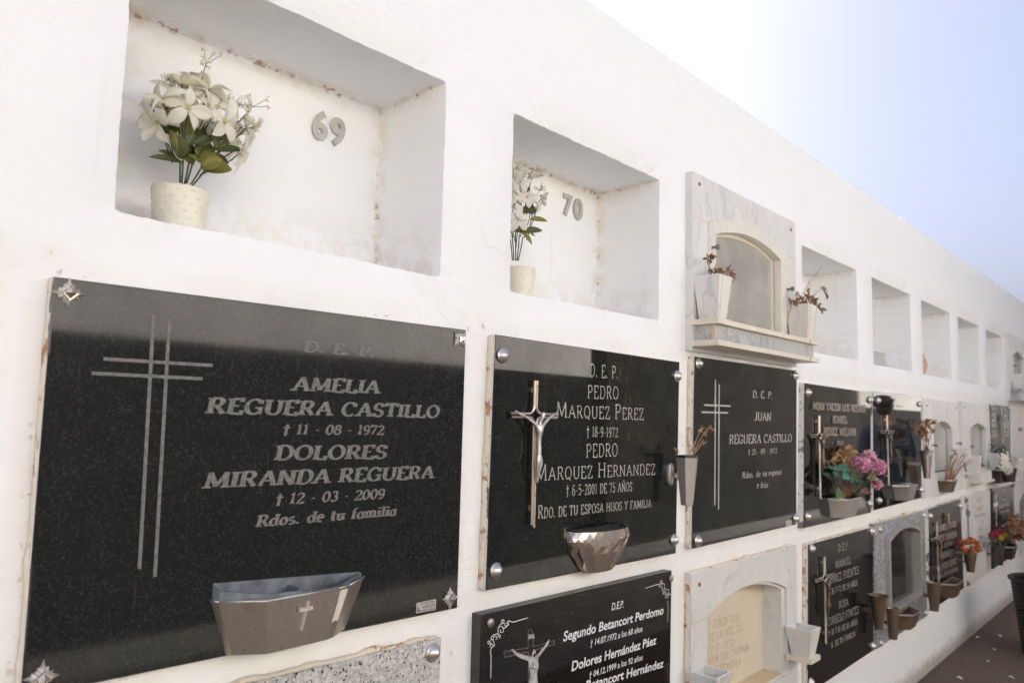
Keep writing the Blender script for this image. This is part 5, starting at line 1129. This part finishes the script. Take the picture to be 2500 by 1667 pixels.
fg = thing('figurine', d4((348, 360), -.04), 'small straw-coloured figure ornament fixed at the top of the shiny lettered slab', 'ornament')
q_ = d4((348, 350), -.035); skin_obj('body', [(0, 0, -.03), (0, 0, 0), (0, 0, .03), (0, 0, .055), (-.03, 0, .03), (.035, 0, .035), (-.012, 0, -.07), (.012, 0, -.065)], [(0, 1), (1, 2), (2, 3), (2, 4), (2, 5), (0, 6), (0, 7)], [.016, .018, .020, .012, .009, .009, .008, .008], 'straw', fg, q_, 1, .55)
v, _ = vase_at(False, d4, (242, 825), (242, 822), (250, 1030), 98, 55, -.080, 'bronze', 'tall plain bronze vase at the left of the shiny lettered slab')
trough('flower_trough', 4.120, (4.165, -.085), (4.320, -.085), 4.370, .408, 4.14, (4.175, -.070), (4.28, -.070), 4.33, .335, 'bronze', 'bronze flower trough at the foot of the shiny lettered slab')

wh = slab('gravestone', [(4.668, .309), (5.350, .311), (5.413, .822), (4.680, .820)], 'white_marble', 'white marble slab with dark cross and faded dark lettering behind the orange flowers', edge='white_marble')
mb = MB(); k = dict(thick=.13, thin=.07, serif=.04, shear=.15, gap=.06)
for s_, l, r, h in [('D.E.P.', (560, 230), (600, 220), 28), ('Juan A.', (560, 290), (605, 272), 24), ('Pedro Manuel', (542, 350), (625, 320), 24), ('1-8-72', (590, 382), (612, 376), 12), ('Maria', (575, 438), (598, 430), 16), ('Ramos', (575, 498), (608, 488), 18), ('Rdo. familia', (560, 560), (635, 530), 16)]:
    s_ = s_.replace('A', 'A'); tline(mb, d4, s_.upper() if any(c not in G for c in s_) else s_, l, r, h, YI, **k)
mb.build('inscription', 'dark_letter', wh, fix=False)
mb = MB(); bar(mb, d4, (493, 240), (498, 480), .030, YI); bar(mb, d4, (478, 300), (512, 312), .03, YI-.00004); bar(mb, d4, (484, 318), (508, 326), .02, YI-.00008); mb.build('dark_cross', 'dark_letter', wh, fix=False)
studs(wh, [xz(d4(p, -T)) for p in ((476, 213), (490, 828))], mat='bronze', key='bronze_stud')
v, vo = vase_at(False, d4, (510, 605), (510, 600), (500, 752), 90, 50, -.085, 'bronze', 'bronze vase with orange flowers on the white marble slab')
ob = thing('artificial_bouquet', (vo[0], vo[1], vo[2]), 'spiky orange flowers in the bronze vase on the white marble slab', 'bouquet', 'artificial flower bouquets')
rd = random.Random(5)
for i in range(16): 
    q = d4((rd.uniform(440, 575), rd.uniform(505, 590)), rd.uniform(-.12, -.06)); pompom(ob, q, .022, 'orange_petal', 16, 'orange_bloom', seed=i, W=.3)
for i in range(8): 
    q = d4((rd.uniform(440, 575), rd.uniform(540, 600)), -.09); leaf_obj(ob, (vo[0], vo[1], vo[2]-.01), q, .014, 'leaf_green')

dk = slab('gravestone', [(5.410, .315), (6.200, .322), (6.196, .813), (5.497, .822)], 'green_granite', 'dark slab with white slanted script and a thin white cross, last in the lower row', edge='green_granite')
mb = MB(); k = dict(thick=.15, thin=.07, serif=.04, shear=.2, gap=.06)
for s_, l, r, h in [('D.E.P.', (746, 165), (780, 155), 26), ('Juan', (752, 222), (778, 215), 20), ('Armas Perez', (728, 276), (800, 252), 26), ('a los 85 años', (735, 310), (800, 295), 14), ('Ana', (755, 360), (780, 350), 20), ('Margarita', (742, 418), (802, 392), 24)]:
    tline(mb, d4, s_ if all(c in G for c in s_) else s_.upper(), l, r, h, YI, **k)
mb.build('inscription', 'white_print', dk, fix=False)
mb = MB(); bar(mb, d4, (703, 165), (706, 405), .018, YI); bar(mb, d4, (687, 252), (718, 240), .026, YI-.00004); mb.build('white_cross', 'white_print', dk, fix=False)
studs(dk, [xz(d4(p, -T)) for p in ((678, 150), (824, 103))], mat='bronze', key='bronze_stud')
v, vr = vase_at(False, d4, (720, 548), (720, 545), (705, 705), 82, 50, -.085, 'dark_metal', 'dark metal vase with red and yellow flowers on the last dark slab')
rb = thing('artificial_bouquet', (vr[0], vr[1], vr[2]), 'magenta red and yellow blooms in the dark metal vase', 'bouquet', 'artificial flower bouquets')
for i, (x, y_, mt) in enumerate([(690, 455, 'red_petal'), (720, 430, 'red_petal'), (705, 470, 'red_petal'), (668, 470, 'red_petal'), (735, 450, 'red_petal'), (745, 485, 'yellow_petal'), (765, 470, 'yellow_petal'), (735, 495, 'yellow_petal')]): pompom(rb, d4((x, y_), -.09), .021, mt, 26, 'bloom', seed=i, W=.6)
for i in range(14): leaf_obj(rb, (vr[0], vr[1], vr[2]-.01), d4((rd.uniform(670, 790), rd.uniform(470, 530)), -.09), .022, 'leaf_green')
trough('flower_trough', 5.66, (5.70, -.09), (5.85, -.09), 5.92, .430, 5.69, (5.72, -.075), (5.82, -.075), 5.88, .345, 'dark_metal', 'dark metal trough with brown withered plants on the last dark slab')
dd = thing('dried_flowers', (5.80, -.06, .43), 'mass of dark brown withered foliage at the far right of the lower row', 'dried flowers')
for i in range(34):
    q = d4((rd.uniform(790, 935), rd.uniform(340, 560)), rd.uniform(-.14, -.04)); mb = MB()
    for k_ in range(7):
        d = Vector((rd.gauss(0, 1), rd.gauss(0, 1), rd.gauss(0, 1))).normalized(); vs, fs = petal_v(q, d, (rd.random(), 1, rd.random()), .045, .022, rd.uniform(-.6, .9), .4, 3, 1); mb.add(vs, fs)
    mb.build('withered_clump', 'dry_dark', dd, True, fix=False)
marble_front('marble_niche_front', (6.250, 7.1, .300, .815), (6.40, 6.98, .40, .66, .735), 'white marble arched grave front at the right end of the lower row', None, seams=False)

# ---- basket on the ground
bk = thing('waste_basket', (4.73, -.41, 0), 'dark woven basket standing on the ground at the right edge', 'basket')
def bask(mb):
    n = 48; rings = []
    for i in range(41):
        h = i/40; rings.append([(4.73+(.135+.045*h+.004*cos(i*pi+k_*pi/2*1.0))*cos(2*pi*k_/n), -.41+(.135+.045*h+.004*cos(i*pi+k_*pi/2))*sin(2*pi*k_/n), .40*h) for k_ in range(n)])
    rings.append([(4.73+.165*cos(2*pi*k_/n), -.41+.165*sin(2*pi*k_/n), .40) for k_ in range(n)]); rings.append([(4.73+.13*cos(2*pi*k_/n), -.41+.13*sin(2*pi*k_/n), .06) for k_ in range(n)]); mb.loft(rings)
part('body', 'basket_dark', bk, bask)
part('rim', 'basket_dark', bk, lambda mb: mb.tube([(4.73+.183*cos(a_), -.41+.183*sin(a_), .40) for a_ in [2*pi*i/40 for i in range(41)]], .010, 8), True)
bg2 = thing('folded_bag', (4.75, -.40, .1), 'dark sack standing up inside the basket', 'bag')
part('body', 'dark_pot', bg2, lambda mb: mb.loft([[(4.75+(.10*s1)*cos(a_), -.40+(.09*s1)*sin(a_), z+.012*sin(a_*3+z*20)) for a_ in [2*pi*i/24 for i in range(24)]] for z, s1 in ((.10, 1.), (.25, 1.1), (.36, 1.), (.43, .85), (.455, .5))]), True)

# ---- opposite side of the aisle (seen only as reflections and as bounced light)
simple('aged_plaster', (.60, .59, .56), .9, 0, .12, 3)
ow = thing('opposite_wall', (0, -3.2, 0), 'burial wall across the aisle, plastered above and faced with dark stone below', 'wall')
part('upper_wall', 'aged_plaster', ow, lambda mb: mb.box((-8, -5.2, 1.60), (5.35, -3.22, 2.5)))
part('dark_facing', 'dark_stone', ow, lambda mb: mb.box((-8, -5.2, -.05), (5.35, -3.2, 1.60)))
simple('grey_plaster', (.36, .355, .34), .9, 0, .12, 3)
part('upper_wall', 'grey_plaster', ow, lambda mb: mb.box((12.6, -5.2, 1.5), (17.5, -3.22, 2.3)))
part('dark_facing', 'dark_stone', ow, lambda mb: mb.box((12.6, -5.2, -.05), (17.5, -3.2, 1.50)))
b2 = thing('unseen_building', (26, -4, 0), 'unseen dark building added far down the aisle to darken reflections in the end slabs', 'building')
part('masonry', 'brown_stone', b2, lambda mb: mb.box((17.6, -7.2, -.05), (40, -3.1, 4.0)))  # unseen mass, added so the farthest slabs reflect dark
bb = thing('unseen_building', (9, -4, 0), 'dark volcanic stone building across the aisle', 'building')
part('masonry', 'brown_stone', bb, lambda mb: mb.box((5.45, -7.2, -.05), (12.4, -3.1, 4.2)))  # known from dark reflections; height raised to hold back sky light

# ---- companion of the photographer, seen only as a reflection in the mirror-like slab
def person(x, y, rot):
    t = thing('person', (x, y, 0), 'person with dark hair and blue shirt standing in the aisle, reflected in the polished slab', 'person')
    K = 1.47/1.75
    P = [(0, 0, .95), (0, .0, 1.10), (0, 0, 1.28), (0, 0, 1.42), (0, 0, 1.50), (0, -.01, 1.58), (0, -.015, 1.66), (0, 0, 1.72)]; E_ = [(i, i+1) for i in range(7)]; Rr = [(.15, .11), (.13, .10), (.15, .105), (.08, .07), .052, (.066, .080), (.076, .092), (.055, .07)]
    for sg_ in (-1, 1):
        b = len(P); P += [(sg_*.17, .0, 1.40), (sg_*.23, .01, 1.12), (sg_*.24, -.05, .88), (sg_*.245, -.07, .80)]; E_ += [(3, b), (b, b+1), (b+1, b+2), (b+2, b+3)]; Rr += [.055, .042, .028, (.036, .018)]
        for k_ in range(4):
            c = len(P); L = (.06, .075, .07, .055)[k_]; P += [(sg_*.245, -.10+.020*k_, .765), (sg_*.240, -.105+.020*k_, .765-L)]; E_ += [(b+3, c), (c, c+1)]; Rr += [.009, .007]
        c = len(P); P += [(sg_*.235, -.115, .80), (sg_*.225, -.135, .765)]; E_ += [(b+3, c), (c, c+1)]; Rr += [.011, .008]
        b = len(P); P += [(sg_*.09, 0, .88), (sg_*.10, -.01, .50), (sg_*.10, .02, .09), (sg_*.11, -.12, .035)]; E_ += [(0, b), (b, b+1), (b+1, b+2), (b+2, b+3)]; Rr += [.085, .058, .042, (.045, .03)]
    o = skin_obj('body', P, E_, Rr, 'skin', t, (x, y, 0), 1, K); o.rotation_euler.z = rot; ORG[o] = Vector((x, y, 0))
    def cl(name, mat, P, E_, Rr): q = skin_obj(name, P, E_, Rr, mat, t, (x, y, 0), 1, K); q.rotation_euler.z = rot
    cl('shirt', 'blue_cloth', [(0, 0, .98), (0, 0, 1.10), (0, 0, 1.28), (0, 0, 1.41), (-.18, 0, 1.395), (-.235, .01, 1.14), (.18, 0, 1.395), (.235, .01, 1.14), (0, 0, .92)], [(8, 0), (0, 1), (1, 2), (2, 3), (3, 4), (4, 5), (3, 6), (6, 7)], [(.168, .125), (.155, .12), (.17, .125), (.10, .09), .072, .058, .072, .058, (.168, .125)])
    cl('trousers', 'trousers', [(0, 0, .97), (-.09, 0, .86), (-.10, -.01, .5), (-.10, .02, .10), (.09, 0, .86), (.10, -.01, .5), (.10, .02, .10)], [(0, 1), (1, 2), (2, 3), (0, 4), (4, 5), (5, 6)], [(.160, .12), .098, .070, .058, .098, .070, .058])
    cl('hair', 'hair', [(0, .025, 1.70), (0, .045, 1.62), (0, .04, 1.54), (0, 0, 1.745), (-.045, .02, 1.66), (.045, .02, 1.66)], [(0, 1), (1, 2), (0, 3), (0, 4), (0, 5)], [.092, .088, .06, .07, .055, .055])
    def face(mb):
        for sg_ in (-1, 1): mb.lathe((sg_*.030*K, -.092*K, 1.635*K), [(.0001, .004), (.009, .002), (.010, -.004)], 10, 'y')
    mb = MB(); face(mb); c_, s_ = cos(rot), sin(rot); mb.v = [Vector((x+v.x*c_-v.y*s_, y+v.x*s_+v.y*c_, v.z)) for v in mb.v]; mb.build('eyes', 'hair', t, True)
    mb = MB(); mb.lathe((0, -.098*K, 1.605*K), [(.0001, .016), (.010, .004), (.014, -.010)], 8, 'y'); mb.tube([(-.024*K, -.090*K, 1.565*K), (0, -.096*K, 1.560*K), (.024*K, -.090*K, 1.565*K)], .005, 6); mb.v = [Vector((x+v.x*c_-v.y*s_, y+v.x*s_+v.y*c_, v.z)) for v in mb.v]; mb.build('nose_and_mouth', 'skin', t, True)
person(6.15, -.865, radians(100))

# ---- white scraps lying on the ground near the wall
rd = random.Random(21)
for i, (x, y) in enumerate([(5.45, -.20), (4.62, -.16), (4.85, -.05), (4.35, -.18), (4.15, -.30), (5.0, -.12), (3.95, -.12), (5.9, -.15)]):
    mb = MB(); vs, fs = petal_v((x, y, .004), (rd.uniform(-1, 1), rd.uniform(-1, 1), .05), (0, 0, 1), .030, .020, .4, .3, 4, 1); mb.add(vs, fs)
    o = mb.build('fallen_petal', 'petal_white', None, True, (x, y, 0), fix=False); tag(o, 'small white petal fallen on the brown ground beside the wall', 'petal', 'fallen petals on the ground')
